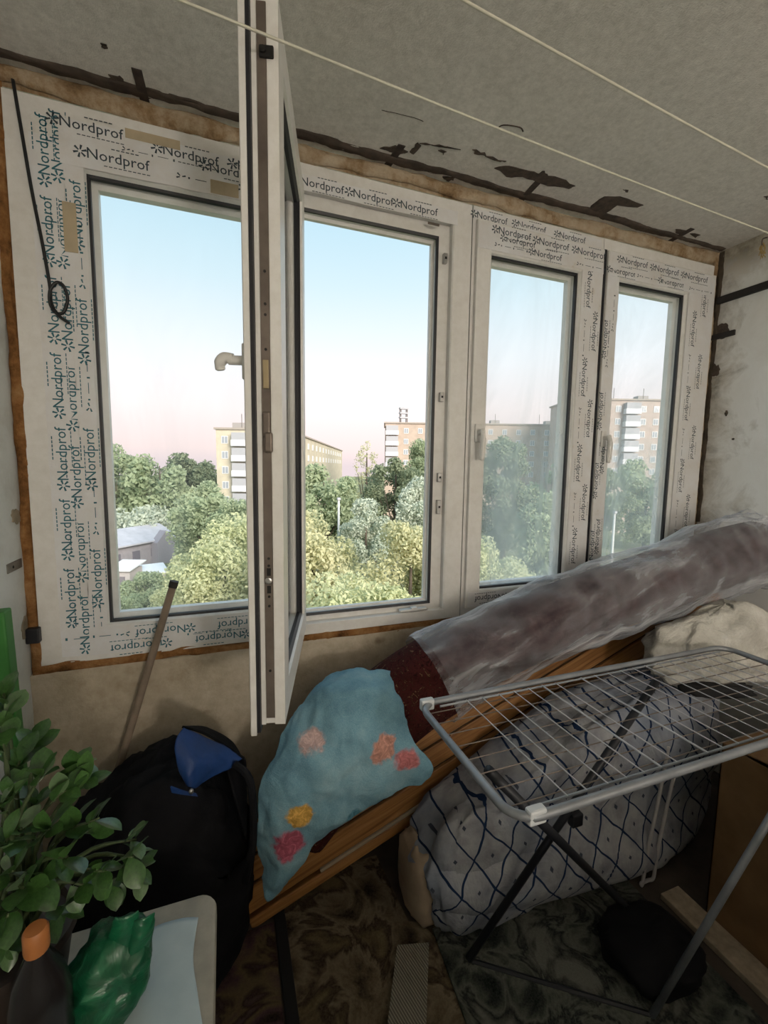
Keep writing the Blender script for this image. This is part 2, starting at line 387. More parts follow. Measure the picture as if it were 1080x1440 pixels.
def word(mb, x, z, ang, size, y, clip=None, small=True):
    """the word with its star mark; ang 0 right, 90 up, -90 down, 180 upside down; clip (lo, hi) in text heights cuts the print"""
    c, s_ = math.cos(R(ang)), math.sin(R(ang))
    def put(u, v): return (x + (u*c - v*s_)*size, y, z + (u*s_ + v*c)*size)
    if clip is None:
        mb.add([put(*v) for v in WV], WF)
    else:
        for f in WF:
            vv = [WV[i] for i in f]; lo, hi = clip
            if sum(v[1] for v in vv)/len(vv) > hi or sum(v[1] for v in vv)/len(vv) < lo: continue
            mb.add([put(v[0], min(max(v[1], lo), hi)) for v in vv], [tuple(range(len(vv)))])
    star2(mb, put, -.42, .33, .42)
    if small:
        for k in range(10): mb.add([put(1.0+k*.3, -.34), put(1.22+k*.3, -.34), put(1.22+k*.3, -.28), put(1.0+k*.3, -.28)], [(0, 1, 2, 3)])
        for k in range(6): mb.add([put(1.5+k*.3, .86), put(1.72+k*.3, .86), put(1.72+k*.3, .93), put(1.5+k*.3, .93)], [(0, 1, 2, 3)])
def marks(mb, x, z, ang, size, y):
    c, s_ = math.cos(R(ang)), math.sin(R(ang))
    def put(u, v): return (x + (u*c - v*s_)*size, y, z + (u*s_ + v*c)*size)
    star2(mb, put, 0, .1, .34, arms=(0, 2, 3))
    for (u, w_, v, h) in ((.5, .12, .05, .14), (1.0, .8, .1, .05), (2.1, .12, .0, .2), (2.6, .9, .12, .05), (3.9, .15, .0, .22)):
        mb.add([put(u, v), put(u+w_, v), put(u+w_, v+h), put(u, v+h)], [(0, 1, 2, 3)])

# ------------------------------------------------------------------ windows
ZB0, ZT0, ZG0, ZG1 = .852, 2.412, .960, 2.252
def fixed_frame(root, outer, inner, y0=YW, glass_m='glass1', name='frame'):
    fr = MB().ring(outer, inner, [(0, y0+.07), (0, y0), (.90, y0), (.965, y0+.004), (1, y0+.014), (1, y0+.07)]).build(name, MT['pvc'], root)
    i2 = [inner[0]-.001, inner[1]+.001, inner[2]-.001, inner[3]+.001]
    i3 = [inner[0]+.007, inner[1]-.007, inner[2]+.007, inner[3]-.007]
    MB().ring(i2, i3, [(0, y0+.014), (1, y0+.017), (1, y0+.030), (0, y0+.030)]).build('gasket', MT['gasket'], root)
    i4 = [i3[0]+.012, i3[1]-.012, i3[2]+.012, i3[3]-.012]
    MB().ring(i2, i4, [(0, y0+.044), (1, y0+.05), (1, y0+.075), (0, y0+.075)]).build('outer_bead', MT['pvc'], root)
    MB().box(i2[0], i2[1], y0+.032, y0+.036, i2[2], i2[3]).build('pane', MT[glass_m], root)
    return fr
def film(root, x0, x1, z0, z1, y, words, mks=(), pm='print', seed=0):
    pts = []                                          # strip with a slightly torn outline
    per = [(x0, z0, x1, z0), (x1, z0, x1, z1), (x1, z1, x0, z1), (x0, z1, x0, z0)]
    for (a, b, c, d) in per:
        n = max(2, int(math.hypot(c-a, d-b)/.04))
        for k in range(n):
            t = k/n; pts.append((a+(c-a)*t + .003*nz((t*9, a, seed), 3), y, b+(d-b)*t + .003*nz((t*9, b, seed+4), 3)))
    f = MB().poly(pts, (0, -.0008, 0)).build('protective_film', MT['film'], root)
    mb = MB()
    for w_ in words: word(mb, *w_[:4], y-.0013, *w_[4:])
    for k_ in mks: marks(mb, *k_, y-.0013)
    if mb.v:
        o = mb.mesh('film_print', MT[pm]); inst('film_print', o, f)
    return f
w1_ = frame_of('window_1')
fixed_frame(w1_, (-.52, .172, ZB0, ZT0), (-.343, .13, ZG0, ZG1))
S = .0385; y = YW - .0005
# left stile: three columns reading upwards
wd = []; mk = []
z = .99; 
for k in range(7):
    wd.append((-.424, z, 90, S)); z += .205
z = .905
for k in range(7):
    wd.append((-.393, z, 90, S, (-.3, .42) if k % 2 else None)); z += .222
film(w1_, -.468, -.392+.0, .872, 2.32, y, [], seed=1)
film(w1_, -.392, -.346, .872, 2.36, y, wd + [(-.355, zz_, 90, S) for zz_ in (1.045, 1.40, 1.76, 2.07)], [(-.357, zz_, 90, S) for zz_ in (.90, 1.25, 1.61, 1.95)], seed=2)
film(w1_, -.395, .10, .868, .955, y-.0012, [(-.13, .935, 180, S*.95), (.13-.02, .933, 180, S*.95), (-.20, .893, 180, S*.95, (-.3, .5)), (.04, .893, 180, S*.95, (-.3, .6))], [(-.30, .93, 180, S), (.0, .905, 180, S*.8)], seed=3)
film(w1_, -.40, .13, 2.258, 2.375, y-.0012, [(-.335, 2.285, 0, S*1.02), (-.395, 2.352, 0, S*1.0), (-.145, 2.340, 0, S), (-.02, 2.322, 0, S, (-.3, .6)), (.06, 2.345, 0, S), (.09, 2.28, 0, S)], [(-.10, 2.285, 0, S), (-.24, 2.325, 0, S*.8)], 'print2', seed=4)

w2_ = frame_of('window_2')
o2, i2 = (.172, .88, ZB0, ZT0), (.226, .752, .918, 2.287)
MB().ring(o2, i2, [(0, YW+.07), (0, YW), (.56, YW), (.60, YW+.004), (.60, YW+.028), (1, YW+.030), (1, YW+.07)]).build('frame', MT['pvc'], w2_)
MB().ring([i2[0]-.006, i2[1]+.006, i2[2]-.006, i2[3]+.006], [i2[0]+.003, i2[1]-.003, i2[2]+.003, i2[3]-.003], [(0, YW+.031), (0, YW+.024), (1, YW+.027), (1, YW+.034)]).build('gasket', MT['gasket'], w2_)
MB().ring([i2[0], i2[1], i2[2], i2[3]], [i2[0]+.010, i2[1]-.010, i2[2]+.008, i2[3]-.010], [(0, YW+.05), (1, YW+.055), (1, YW+.07), (0, YW+.07)]).build('outer_lip', MT['pvc'], w2_)
for (z0, z1) in ((2.20, 2.235), (1.70, 1.735), (1.395, 1.43), (1.27, 1.325)):
    kp = MB().cbox(.775, .790, YW+.012, YW+.0285, z0, z1, .002).build('keep', MT['steel'], w2_)
    MB().box(.779, .786, YW+.0105, YW+.0125, (z0+z1)/2-.004, (z0+z1)/2+.004).build('screw', MT['hole'], kp)
mb = MB().cbox(.62, .735, YW-.004, YW+.02, .896, .905, .003); mb.cbox(.665, .69, YW-.008, YW+.01, .905, .912, .002)
mb.build('lower_keep', MT['pvc'], w2_)
film(w2_, .20, .82, 2.33, 2.378, y, [(.10+.15, 2.345, 0, S*.95), (.425, 2.345, 0, S*.95), (.595, 2.345, 0, S*.95), (.06+.72, 2.343, 0, S*.95, (-.3, .5))][:3], [], 'print2', seed=6)
MB().cbox(.70, .745, YW-.004, YW, 2.312, 2.320, .001).build('vent_clip', MT['hard'], w2_)

# open sash
HX, HY, SANG, SW = .188, 1.482, R(-104.4), .60
sash = bpy.data.objects.new('sash', None); lk(sash, w2_); sash.location = (HX, HY, 0); sash.rotation_euler = (0, 0, SANG)
# (the sash root is an Empty part; its pieces are sub-parts)
so = (0, SW, .885, 2.315); si = (.088, SW-.088, .973, 2.227)
d_ = .015
def inset(r, d): return (r[0]+d, r[1]-d, r[2]+d, r[3]-d)
b0 = inset(so, d_)
MB().ring(so, si, [(0, .013), (0, .002), (.03, 0), (.80, 0), (1, .008), (1, .028), (.3, .028), (.3, .013)]).build('inner_profile', MT['pvc'], sash)
MB().ring(b0, si, [(0, .07), (0, .049), (.03, .049), (.03, .030), (0, .030), (0, .021), (1, .021), (1, .064), (.97, .07)]).build('outer_profile', MT['pvc'], sash)
MB().ring(inset(so, .004), inset(so, .03), [(0, .013), (0, .0205), (1, .0205), (1, .013)]).build('gasket', MT['gasket'], sash)
MB().ring(inset(si, -.001), inset(si, .007), [(0, .064), (1, .056), (1, .046), (0, .046)]).build('outer_gasket', MT['gasket'], sash)
MB().ring(inset(si, -.001), inset(si, .006), [(0, .01), (1, .014), (1, .024), (0, .024)]).build('inner_gasket', MT['gasket'], sash)
MB().box(si[0]-.002, si[1]+.002, .030, .036, si[2]-.002, si[3]+.002).build('pane', MT['glass_s'], sash)
ex = SW - d_
MB().box(ex-.004, ex+.0005, .031, .048, .915, 2.285).build('lock_rail', MT['hard'], sash)
mb = MB().cbox(ex-.003, ex+.003, .034, .045, 1.60, 1.655, .001); mb.build('latch_plate', plain('brass_latch', (.35, .28, .17), .45, .6), sash)
mb = MB().cbox(ex-.003, ex+.006, .032, .047, 1.505, 1.555, .003)
mb.cbox(ex, ex+.012, .036, .052, 1.475, 1.515, .004, Matrix.Translation((0, 0, 0))); mb.build('latch_lever', MT['hard'], sash)
mb = MB().lathe([(.007, 0), (.007, .008), (.004, .009)], (ex, .040, 1.215), 12, Matrix.Rotation(R(90), 3, 'Y')); mb.build('roller_cam', MT['steel'], sash)
mb = MB().lathe([(.006, 0), (.006, .010), (.004, .011)], (ex, .043, 2.20), 12, Matrix.Rotation(R(90), 3, 'Y')); mb.cbox(ex, ex+.006, .036, .062, 2.19, 2.21, .002); mb.build('tilt_pin', MT['hole'], sash)
for zz_ in (1.18, 1.19, 1.245, 1.26, 1.675, 1.74, 1.76, 1.82, 1.16, 1.02):
    MB().lathe([(.0028, 0), (.0028, .001)], (ex+.0004, .040, zz_), 8, Matrix.Rotation(R(90), 3, 'Y')).build('screw_hole', MT['hole'], sash)
for zz_ in (1.195, 1.232):
    MB().box(ex, ex+.001, .036, .044, zz_-.008, zz_+.008).build('slot', MT['hole'], sash)
# handle on the room face (faces -y locally)
hz = 1.655
mb = MB().cbox(SW-.060, SW-.030, -.010, 0, hz-.035, hz+.035, .003)
mb.tube([(SW-.045, -.008, hz+.004), (SW-.045, -.038, hz+.004)], .0095, 12)
mb.tube(spline([(SW-.045, -.030, hz+.006), (SW-.045, -.046, hz+.008), (SW-.048, -.056, hz-.002), (SW-.052, -.056, hz-.016)], 12), [.011]*4+[.0115]*5+[.010]*3+[.006], 12)
mb.build('handle', MT['pvc'], sash, auto=40)
for zz_ in (1.0, 2.2):
    MB().tube([(-.006, -.004, zz_-.045), (-.006, -.004, zz_+.045)], .008, 10).build('hinge', MT['pvc'], sash, auto=40)

def casement(nm, x0, x1, gx0, gx1, hx, mat):
    r = frame_of(nm)
    MB().ring((x0, x1, ZB0, ZT0), (x0+.045, x1-.045, ZB0+.06, ZT0-.06), [(0, YW+.07), (0, YW), (1, YW), (1, YW+.07)]).build('frame', MT['pvc'], r)
    ys = YW-.016; oo = (x0+.012, x1-.008, ZB0+.036, ZT0-.05); ii = (gx0, gx1, ZG0, ZG1)
    s_ = bpy.data.objects.new('sash', None); lk(s_, r)
    MB().ring(oo, ii, [(0, ys+.014), (0, ys+.002), (.02, ys), (.88, ys), (.96, ys+.004), (1, ys+.012), (1, ys+.07), (.4, ys+.07), (.4, ys+.014)]).build('profile', MT['pvc'], s_)
    i3 = [ii[0]+.006, ii[1]-.006, ii[2]+.007, ii[3]-.007]; i4 = [ii[0]+.012, ii[1]-.016, ii[2]+.014, ii[3]-.018]
    e = .001; ie = [ii[0]-e, ii[1]+e, ii[2]-e, ii[3]+e]
    MB().ring(ie, i3, [(0, ys+.014), (1, ys+.018), (1, ys+.03), (0, ys+.03)]).build('gasket', MT['gasket'], s_)
    MB().ring(ie, i4, [(0, ys+.046), (1, ys+.052), (1, ys+.075), (0, ys+.075)]).build('outer_bead', MT['pvc'], s_)
    MB().box(ie[0], ie[1], ys+.033, ys+.037, ie[2], ie[3]).build('pane', MT[mat], s_)
    hz = 1.585
    mb = MB().cbox(hx-.014, hx+.014, ys-.009, ys, hz-.035, hz+.035, .003)
    mb.tube([(hx, ys-.006, hz), (hx, ys-.034, hz)], .009, 12)
    mb.tube(spline([(hx, ys-.034, hz+.012), (hx, ys-.042, hz-.02), (hx, ys-.040, hz-.07), (hx, ys-.038, hz-.105)], 12), [.009]*4+[.011]*6+[.010]*2+[.007], 12)
    mb.build('handle', MT['pvc'], s_, auto=40)
    return r, ys
w3_, ys3 = casement('window_3', .884, 1.512, .964, 1.383, .925, 'glass3')
w4_, ys4 = casement('window_4', 1.514, 2.196, 1.597, 2.000, 1.556, 'glass3')
MB().box(.8795, .8845, YW+.006, YW+.06, ZB0, ZT0).build('joint_seal', MT['gasket'], w3_)
MB().box(1.5035, 1.5265, YW-.006, YW+.05, ZB0+.03, ZT0-.045).build('joint_seal', MT['gasket'], w4_)
S3 = .034; yf = ys3-.0004
film(w3_, 1.392, 1.500, .90, 2.34, yf, [(1.420, 2.25-k*.36, -90, S3) for k in range(4)] + [(1.462, 2.08-k*.36, -90, S3, (-.3, .55) if k % 2 else None) for k in range(4)], [(1.415, 2.06-k*.36, -90, S3) for k in range(4)], 'print2', seed=11)
film(w3_, .90, 1.50, 2.262, 2.355, yf-.001, [(.985, 2.325, 0, S3*1.1), (1.17, 2.32, 0, S3*1.1), (1.36, 2.318, 0, S3*1.1), (1.15, 2.275, 0, S3), (1.02, 2.302, 0, S3, (-.3, .5))], [(.98, 2.28, 0, S3), (1.37, 2.275, 0, S3)], 'print2', seed=12)
film(w3_, .905, 1.20, .892, .952, yf-.001, [(1.07, .935, 180, S3)], [], 'print2', seed=13)
film(w3_, .888, 1.50, 2.366, 2.402, YW-.0005, [(.88+.02, 2.372, 0, S3), (1.08, 2.374, 0, S3, (.1, .9)), (1.28, 2.372, 0, S3)], [], 'print2', seed=21)
film(w4_, 1.528, 1.592, .90, 2.34, yf, [(1.543, 1.05+k*.30, 90, S3, (-.3, .6) if k % 2 else None) for k in range(4)] + [(1.572, 1.10+k*.36, 90, S3) for k in range(2)], [(1.556, 1.90, 90, S3), (1.575, 2.05, 90, S3)], 'print2', seed=14)
film(w4_, 2.012, 2.180, .90, 2.34, yf, [(2.05, 2.16-k*.34, -90, S3) for k in range(4)] + [(2.11, 2.30-k*.33, -90, S3, (-.2, .6) if k % 2 else None) for k in range(4)], [(2.045, 1.98-k*.34, -90, S3) for k in range(3)], 'print2', seed=15)
film(w4_, 1.53, 2.17, 2.262, 2.355, yf-.001, [(1.60, 2.322, 0, S3*1.1), (1.79, 2.32, 0, S3*1.1), (1.98, 2.318, 0, S3*1.1), (1.545, 2.275, 0, S3, (-.3, .5)), (1.84, 2.275, 0, S3, (-.3, .5))], [(1.70, 2.28, 0, S3), (2.02, 2.275, 0, S3)], 'print2', seed=16)
MT['tape'] = plain('masking_tape', (.45, .37, .25), .8)
for (x0, x1, z0, z1) in ((-.40, -.368, 2.03, 2.16), (-.02, .06, 2.262, 2.30), (-.24, -.10, 2.36, 2.385)):
    MB().box(x0, x1, YW-.0036, YW-.0026, z0, z1).build('tape_piece', MT['tape'], w1_)

# unseen additions: low wall screening the lower half, lamp filling the loggia with light
struct('wall_fill_screen', MB().box(XL, XR, -.60, -.45, 0, .95), MT['room'])
lamp = thing('fill_lamp', 'added opal globe fill lamp, unseen in the room behind the loggia', 'lamp', (.85, -2.6, 0))
MB().lathe([(.15, 0), (.15, .015), (.03, .03), (.012, .04)], (0, 0, 0), 24).build('base', MT['steel'], lamp, auto=40)
MB().tube([(0, 0, .03), (0, 0, 1.36)], .011, 10).build('pole', MT['steel'], lamp, smooth=True)
M = Mat('fill_opal'); M.col((.9, .85, .75)); M.b.inputs['Emission Color'].default_value = (1, .92, .82, 1); M.b.inputs['Emission Strength'].default_value = FILL_W
blob((0, 0, 1.55), (.20, .20, .20), 1, 0, nu=24, nv=14).build('globe', M.m, lamp, smooth=True)
# ------------------------------------------------------------------ things indoors
# long wooden panel leaning along the parapet
M = Mat('varnished_wood'); mp = M.n('Mapping'); mp.inputs['Scale'].default_value = (.8, 8, 22); M.l(M.co(), mp.inputs[0])
a = M.noise(3, 6, .65, vec=mp.outputs[0], dist=1.2)
M.col(M.ramp(a, [(.3, (.17, .065, .016)), (.5, (.34, .155, .045)), (.7, (.46, .235, .08))])).set(.5); M.bump(a, .15, .003); MT['wood'] = M.m
p0 = Vector((-.06, 1.30, .0)); p1 = Vector((2.16, 1.30, .835))
xd = (p1-p0); LEN = xd.length; xd.normalize(); up = Vector((0, .22, 1)); up = (up - xd*up.dot(xd)).normalized(); yd = up.cross(xd)
panel = thing('timber_board', 'long orange-brown varnished plank panel leaning diagonally along the parapet', 'board')
PM = Matrix((xd, yd, up)).transposed().to_4x4(); PM.translation = p0; panel.matrix_world = PM
for k, (z0, z1, y0) in enumerate(((0, .072, 0), (.080, .15, .004), (.158, .235, .002))):
    MB().cbox(0, LEN, y0, .035, z0, z1, .004).build('plank', MT['wood'], panel)
MB().box(.01, LEN-.01, .015, .034, .07, .16).build('backing', plain('dark_backing', (.03, .018, .010)), panel)
MB().cbox(.35, LEN*.55, -.012, .0, -.006, .004, .002).build('edge_strip', plain('pale_edge', (.38, .31, .22)), panel)
plank2 = MB().cbox(0, LEN*.93, -.10, -.02, -.045, -.012, .005).build('wooden_plank', MT['wood'])
plank2.matrix_world = PM @ Matrix.Translation((.10, .10, -.002)); tag(plank2, 'narrow brown wooden plank tucked under the leaning panel', 'board')

# carpet roll in plastic
RP = [(.17, 1.235, .40), (.36, 1.245, .585), (.62, 1.25, .745), (1.05, 1.25, .885), (1.55, 1.235, .995), (1.92, 1.20, 1.085), (2.13, 1.185, 1.12)]
roll_t = thing('carpet_roll', 'thick rolled carpet wrapped in clear plastic resting on the wooden panel', 'carpet', (0, 0, 0))
path = spline(RP, 60)
def rr(t): return .128 + .006*t
mb = MB(); mb.tube(path, [rr(i/60)-.012 for i in range(61)], 28)
M = Mat('carpet_backing'); a = M.noise(14, 5, .7); M.col(M.ramp(a, [(.3, (.035, .020, .024)), (.6, (.085, .05, .052)), (.8, (.15, .10, .095))])).set(.9, spec=.15); M.bump(M.noise(160), .5, .004); MT['carpet'] = M.m
mb.build('roll', MT['carpet'], roll_t, smooth=True)
# burgundy patterned border showing at the open end of the wrap
M = Mat('burgundy_pile'); a = M.noise(34, 4, .7, dist=2); M.col(M.ramp(a, [(.36, (.018, .006, .006)), (.48, (.065, .014, .013)), (.60, (.032, .012, .009)), (.66, (.20, .11, .06))])).set(.95, spec=.1); M.bump(M.noise(220), .6, .004)
ip = [i for i in range(61) if path[i].x < .675]
mb = MB().tube([path[i] for i in ip], [rr(i/60)+.002 for i in ip], 28); mb.build('patterned_border', M.m, roll_t, smooth=True)
# spiral end
mb = MB(); c0 = path[0]; t0 = (path[1]-path[0]).normalized(); a0 = t0.cross(Vector((0, 0, 1))).normalized(); u0 = a0.cross(t0)
mb.tube([c0 - t0*.003 + (a0*math.cos(q) + u0*math.sin(q))*(.012 + .017*q/6.283) for q in [i*.25 for i in range(160)]], .004, 4); mb.build('spiral_edge', MT['carpet'], roll_t)
# plastic wrap shell with folds
M = Mat('clear_plastic'); tr = M.n('BsdfTransparent'); tr.inputs[0].default_value = (.93, .92, .94, 1)
m0 = M.n('Mapping'); m0.inputs['Rotation'].default_value = (0, R(22), 0); M.l(M.co(), m0.inputs[0])
mp = M.n('Mapping'); mp.inputs['Scale'].default_value = (.9, 3.6, 5.0); M.l(m0.outputs[0], mp.inputs[0])
a = M.noise(2.6, 5, .55, vec=mp.outputs[0], dist=.55); b = M.noise(8, 4, .6, vec=mp.outputs[0], dist=.5)
M.col((.76, .78, .84)).set(.20, spec=1.0); M.bump(M.math('ADD', a, M.math('MULTIPLY', b, .35)), .8, .04)
lw = M.n('LayerWeight'); lw.inputs[0].default_value = .45
fac = M.math('ADD', M.math('MULTIPLY', M.math('POWER', lw.outputs['Facing'], 1.5), .80), M.ramp(a, [(.45, .02), (.57, .08), (.69, .40)]))  # whitish sheen put into the mix: by view angle, plus noise streaks
ms = M.n('MixShader'); M.l(M.math('MINIMUM', fac, .92), ms.inputs[0]); M.l(tr.outputs[0], ms.inputs[1]); M.l(M.b.outputs[0], ms.inputs[2]); M.l(ms.outputs[0], M.out.inputs[0]); MT['plastic'] = M.m
vs = []; N, K = 150, 44
for i in range(N+1):
    t = .338 + .662*i/N; p = crom([Vector(q) for q in RP], t); tg = (crom([Vector(q) for q in RP], min(1, t+.01)) - crom([Vector(q) for q in RP], t-.01)).normalized()
    a_ = tg.cross(Vector((0, 0, 1))).normalized(); u_ = a_.cross(tg)
    for k in range(K):
        q = 2*math.pi*k/K; d = a_*math.cos(q) + u_*math.sin(q)
        pp = p + d*.14
        fold = abs(math.sin(3.2*q + 9*t + 2.5*nz(pp, 3, 2)))
        r_ = rr(t) + .010 + .010*fold + .020*fb(pp, 4.5, 4) + .03*max(0, t-.75)*max(0, math.sin(q))
        if t > .82: r_ += .02*abs(math.sin(5*q+t*40))*(t-.82)/.18
        if t < .355: r_ += .012*nz(pp, 18, 3)
        vs.append(p + d*r_)
mb = MB().add(vs, [(i*K+k, i*K+(k+1) % K, (i+1)*K+(k+1) % K, (i+1)*K+k) for i in range(N) for k in range(K)])
mb.build('plastic_wrap', MT['plastic'], roll_t, smooth=True)

# blue flowered cloth over the lower end of the roll
M = Mat('blue_cloth'); xs = M.xyz(); a = M.noise(7, 5, .65); b = M.noise(420, 2, .5)
col = M.mix(.25, M.ramp(a, [(.3, (.10, .23, .31)), (.5, (.18, .36, .45)), (.72, (.30, .47, .52))]), M.ramp(b, [(.35, (.10, .22, .30)), (.65, (.36, .52, .58))]))
def flower(col, c, r, hue, sd_):
    d = M.n('VectorMath', operation='DISTANCE'); M.l(M.co(), d.inputs[0]); d.inputs[1].default_value = c
    k = M.ramp(M.math('ADD', d.outputs['Value'], M.math('MULTIPLY', M.math('SUBTRACT', M.noise(22, 3), .5), r*1.3)), [(r*.80, 1.0), (r*1.0, 0.0)])
    return M.mix(k, col, M.ramp(M.noise(45, 4, .7, dist=1.5), [(.3, tuple(h*.6 for h in hue)), (.5, hue), (.72, tuple(min(1, h*1.5+.05) for h in hue))]))
CG = [[(455, 952, 1.31), (482, 942, 1.27), (514, 940, 1.235), (547, 943, 1.215)],
      [(430, 985, 1.23), (466, 975, 1.17), (512, 972, 1.13), (564, 985, 1.13)],
      [(398, 1035, 1.20), (440, 1030, 1.12), (505, 1035, 1.085), (580, 1038, 1.09)],
      [(372, 1090, 1.17), (418, 1100, 1.10), (500, 1095, 1.075), (605, 1088, 1.085)],
      [(358, 1145, 1.16), (405, 1158, 1.10), (470, 1150, 1.085), (540, 1122, 1.10)],
      [(360, 1195, 1.15), (392, 1215, 1.10), (428, 1198, 1.10), (458, 1172, 1.12)],
      [(372, 1235, 1.13), (381, 1267, 1.10), (405, 1240, 1.11), (428, 1200, 1.13)]]
for (px, py, Y, r, hue, sd_) in ((440, 1045, 1.13, .034, (.50, .36, .34), 1), (537, 1050, 1.085, .036, (.52, .26, .20), 2), (572, 1065, 1.085, .032, (.50, .17, .17), 3), (421, 1146, 1.10, .030, (.62, .36, .08), 4), (406, 1184, 1.105, .034, (.42, .10, .15), 5), (424, 955, 1.38, .02, (.5, .25, .22), 6), (500, 1150, 1.085, .02, (.08, .24, .32), 7)):
    col = flower(col, at(px, py, Y=Y), r*1.3, hue, sd_)
M.col(col).set(.9, spec=.2); M.bump(M.noise(14, 4, .6, dist=1), .4, .012)
cl = patch([[at(px, py, Y=Y) for (px, py, Y) in row] for row in CG], 60, 76, .014, 11, 3).build('flowered_cloth', M.m, smooth=True)
solid(cl, .004); tag(cl, 'light blue flowered cloth draped over the low end of the carpet roll', 'cloth')

# quilt bundle
M = Mat('checked_quilt'); xs = M.xyz(); n1 = M.noise(4, 3, .5); n2 = M.noise(11, 4, .6)
wob = M.math('MULTIPLY', M.math('SUBTRACT', n1, .5), .09)
def lines(a_, b_, per, wd, ph=0):
    v = M.math('ADD', M.math('ADD', M.math('MULTIPLY', xs[0], a_), M.math('MULTIPLY', xs[2], b_)), wob)
    v = M.math('ADD', M.math('ADD', v, M.math('MULTIPLY', xs[1], -.15*b_)), ph)
    fr = M.math('ABSOLUTE', M.math('SUBTRACT', M.math('FRACT', M.math('DIVIDE', v, per)), .5))
    return M.math('SMOOTH_MIN', M.math('GREATER_THAN', fr, .5-wd), 1.0, 0.0), fr
l1, f1 = lines(.75, .66, .098, .032); l2, f2 = lines(.85, -.55, .105, .032, .03)
ln = M.math('MAXIMUM', l1, l2)
dot = M.math('MULTIPLY', M.math('LESS_THAN', f1, .05), M.math('LESS_THAN', f2, .05))
cloth = M.ramp(n2, [(.3, (.20, .205, .23)), (.5, (.33, .335, .36)), (.7, (.44, .44, .455))])
cloth = M.mix(M.ramp(M.noise(2.6, 2), [(.45, 0.0), (.65, .6)]), cloth, (.22, .27, .36))
M.col(M.mix(ln, M.mix(dot, cloth, (.06, .07, .10)), (.012, .028, .075))).set(.9, spec=.15); M.bump(M.noise(9, 4, .6, dist=.8), .6, .02); MT['quilt'] = M.m
def qf(p, d):
    x = p.x/.62
    top = .60 + .07*min(1, max(-1, x)) - .20*max(0, -x-.15)/.85
    z = (p.z+.33)/.66
    p.z = -.33 + z*top/1.0*1.02
    p.y -= .035*(1-z)*(1 if d.y < 0 else 0) + .025*math.sin(9*z + 3*x)*(1 if d.y < 0 else .3)
    p.x += -.04*(1-z) + .02*math.sin(8*z)
    return p
q = blob((1.20, 1.155, .34), (.62, .135, .33), .42, .07, 2.2, 5, 90, 56, qf, flat=.004).build('quilt_bundle', MT['quilt'], smooth=True)
tag(q, 'big bundle of folded grey quilt with dark blue diamond lines behind the drying rack', 'quilt')
q2 = blob((.84, 1.085, .20), (.27, .075, .20), .55, .10, 2.2, 9, 60, 40, lambda p, d: Vector((p.x+.08*p.z, p.y, p.z)), flat=.006).build('quilt_bundle', MT['quilt'], smooth=True)
tag(q2, 'smaller slumped fold of diamond-lined quilt bulging at the bottom left of the bundle', 'quilt')
b_ = blob((.57, 1.17, .13), (.055, .10, .125), .7, .12, 3, 2, 30, 24, flat=.003).build('pillow_roll', plain('tan_cloth', (.36, .28, .20), .9, var=.2), smooth=True)
tag(b_, 'beige rolled pillow squeezed beside the left end of the quilt', 'pillow')
# white drawstring hanging on the quilt
pts = [at(x, y_, Y=.985) for x, y_ in ((940, 1050), (925, 1130), (912, 1190), (903, 1250), (900, 1268), (908, 1276), (916, 1266), (922, 1215), (930, 1170), (948, 1090))]
o = MB().tube(spline([(p.x, p.y, max(p.z, .012)) for p in pts], 50), .006, 8).build('drawstring', plain('white_webbing', (.42, .40, .40), .9), smooth=True)
tag(o, 'white cord loop hanging down the front of the diamond-lined quilt', 'cord')

# white sack
def sf(p, d):
    k = max(0, d.z); f = .03*math.sin(7*math.atan2(d.y, d.x)+2*p.z*9)*(1-k*.5)
    p.x += f; p.z += .05*max(0, 1-abs(d.x-.1)*2)*k - .05*max(0, d.x-.3); return p
M = Mat('white_sackcloth'); a = M.noise(8, 5, .7); b = M.noise(120, 3)
M.col(M.ramp(a, [(.3, (.46, .44, .39)), (.6, (.68, .66, .61)), (.8, (.78, .78, .77))])).set(.85, spec=.2); M.bump(M.math('ADD', M.noise(7, 4, .6, dist=1.5), M.math('MULTIPLY', b, .15)), .7, .03)
sk = blob((1.79, 1.065, .775), (.32, .11, .13), .8, .16, 1.8, 21, 64, 40, sf, rz=-.15).build('white_sack', M.m, smooth=True)
tag(sk, 'crumpled white fabric sack lying on the quilt below the roll by the right wall', 'sack')
pc = blob((1.66, 1.0, .665), (.13, .045, .022), .7, .2, 4, 8, 30, 16, rz=-.35).build('black_pouch', plain('black_cloth', (.012, .011, .012), .8), smooth=True)
tag(pc, 'flat black cloth pouch sticking out under the white sack', 'pouch')

# drying rack
M = Mat('rack_paint'); a = M.noise(9, 4); M.col(M.ramp(a, [(.3, (.20, .21, .225)), (.7, (.34, .355, .38))])).set(.38, .35); MT['rack'] = M.m
MT['wire'] = plain('white_wire', (.50, .50, .52), .35, .2)
MT['leg'] = plain('black_leg_paint', (.012, .013, .018), .5)
rk = thing('drying_rack', 'grey metal folding clothes drying rack with thin wires in front of the quilt', 'drying rack', (.45, .57, 0))
def rl(p): return (p[0]-.45, p[1]-.57, p[2])
ZR = .85; x0, x1, ya, yb = .452, 1.60, .562, .955
def corner(cx, cy, sx_, sy_, r): return [(cx + sx_*(r - r*math.sin(q)), cy + sy_*(r - r*math.cos(q)), ZR) for q in [R(a) for a in (0, 15, 30, 45, 60, 75, 90)]]
loop = []
r_ = .05
for (cx, cy, a0) in ((x0+r_, yb-r_, 90), (x0+r_, ya+r_, 180), (x1-r_, ya+r_, 270), (x1-r_, yb-r_, 0)):
    for k in range(8):
        q = R(a0 + 90*k/7); loop.append((cx + r_*math.cos(q), cy + r_*math.sin(q), ZR))
loop.append(loop[0])
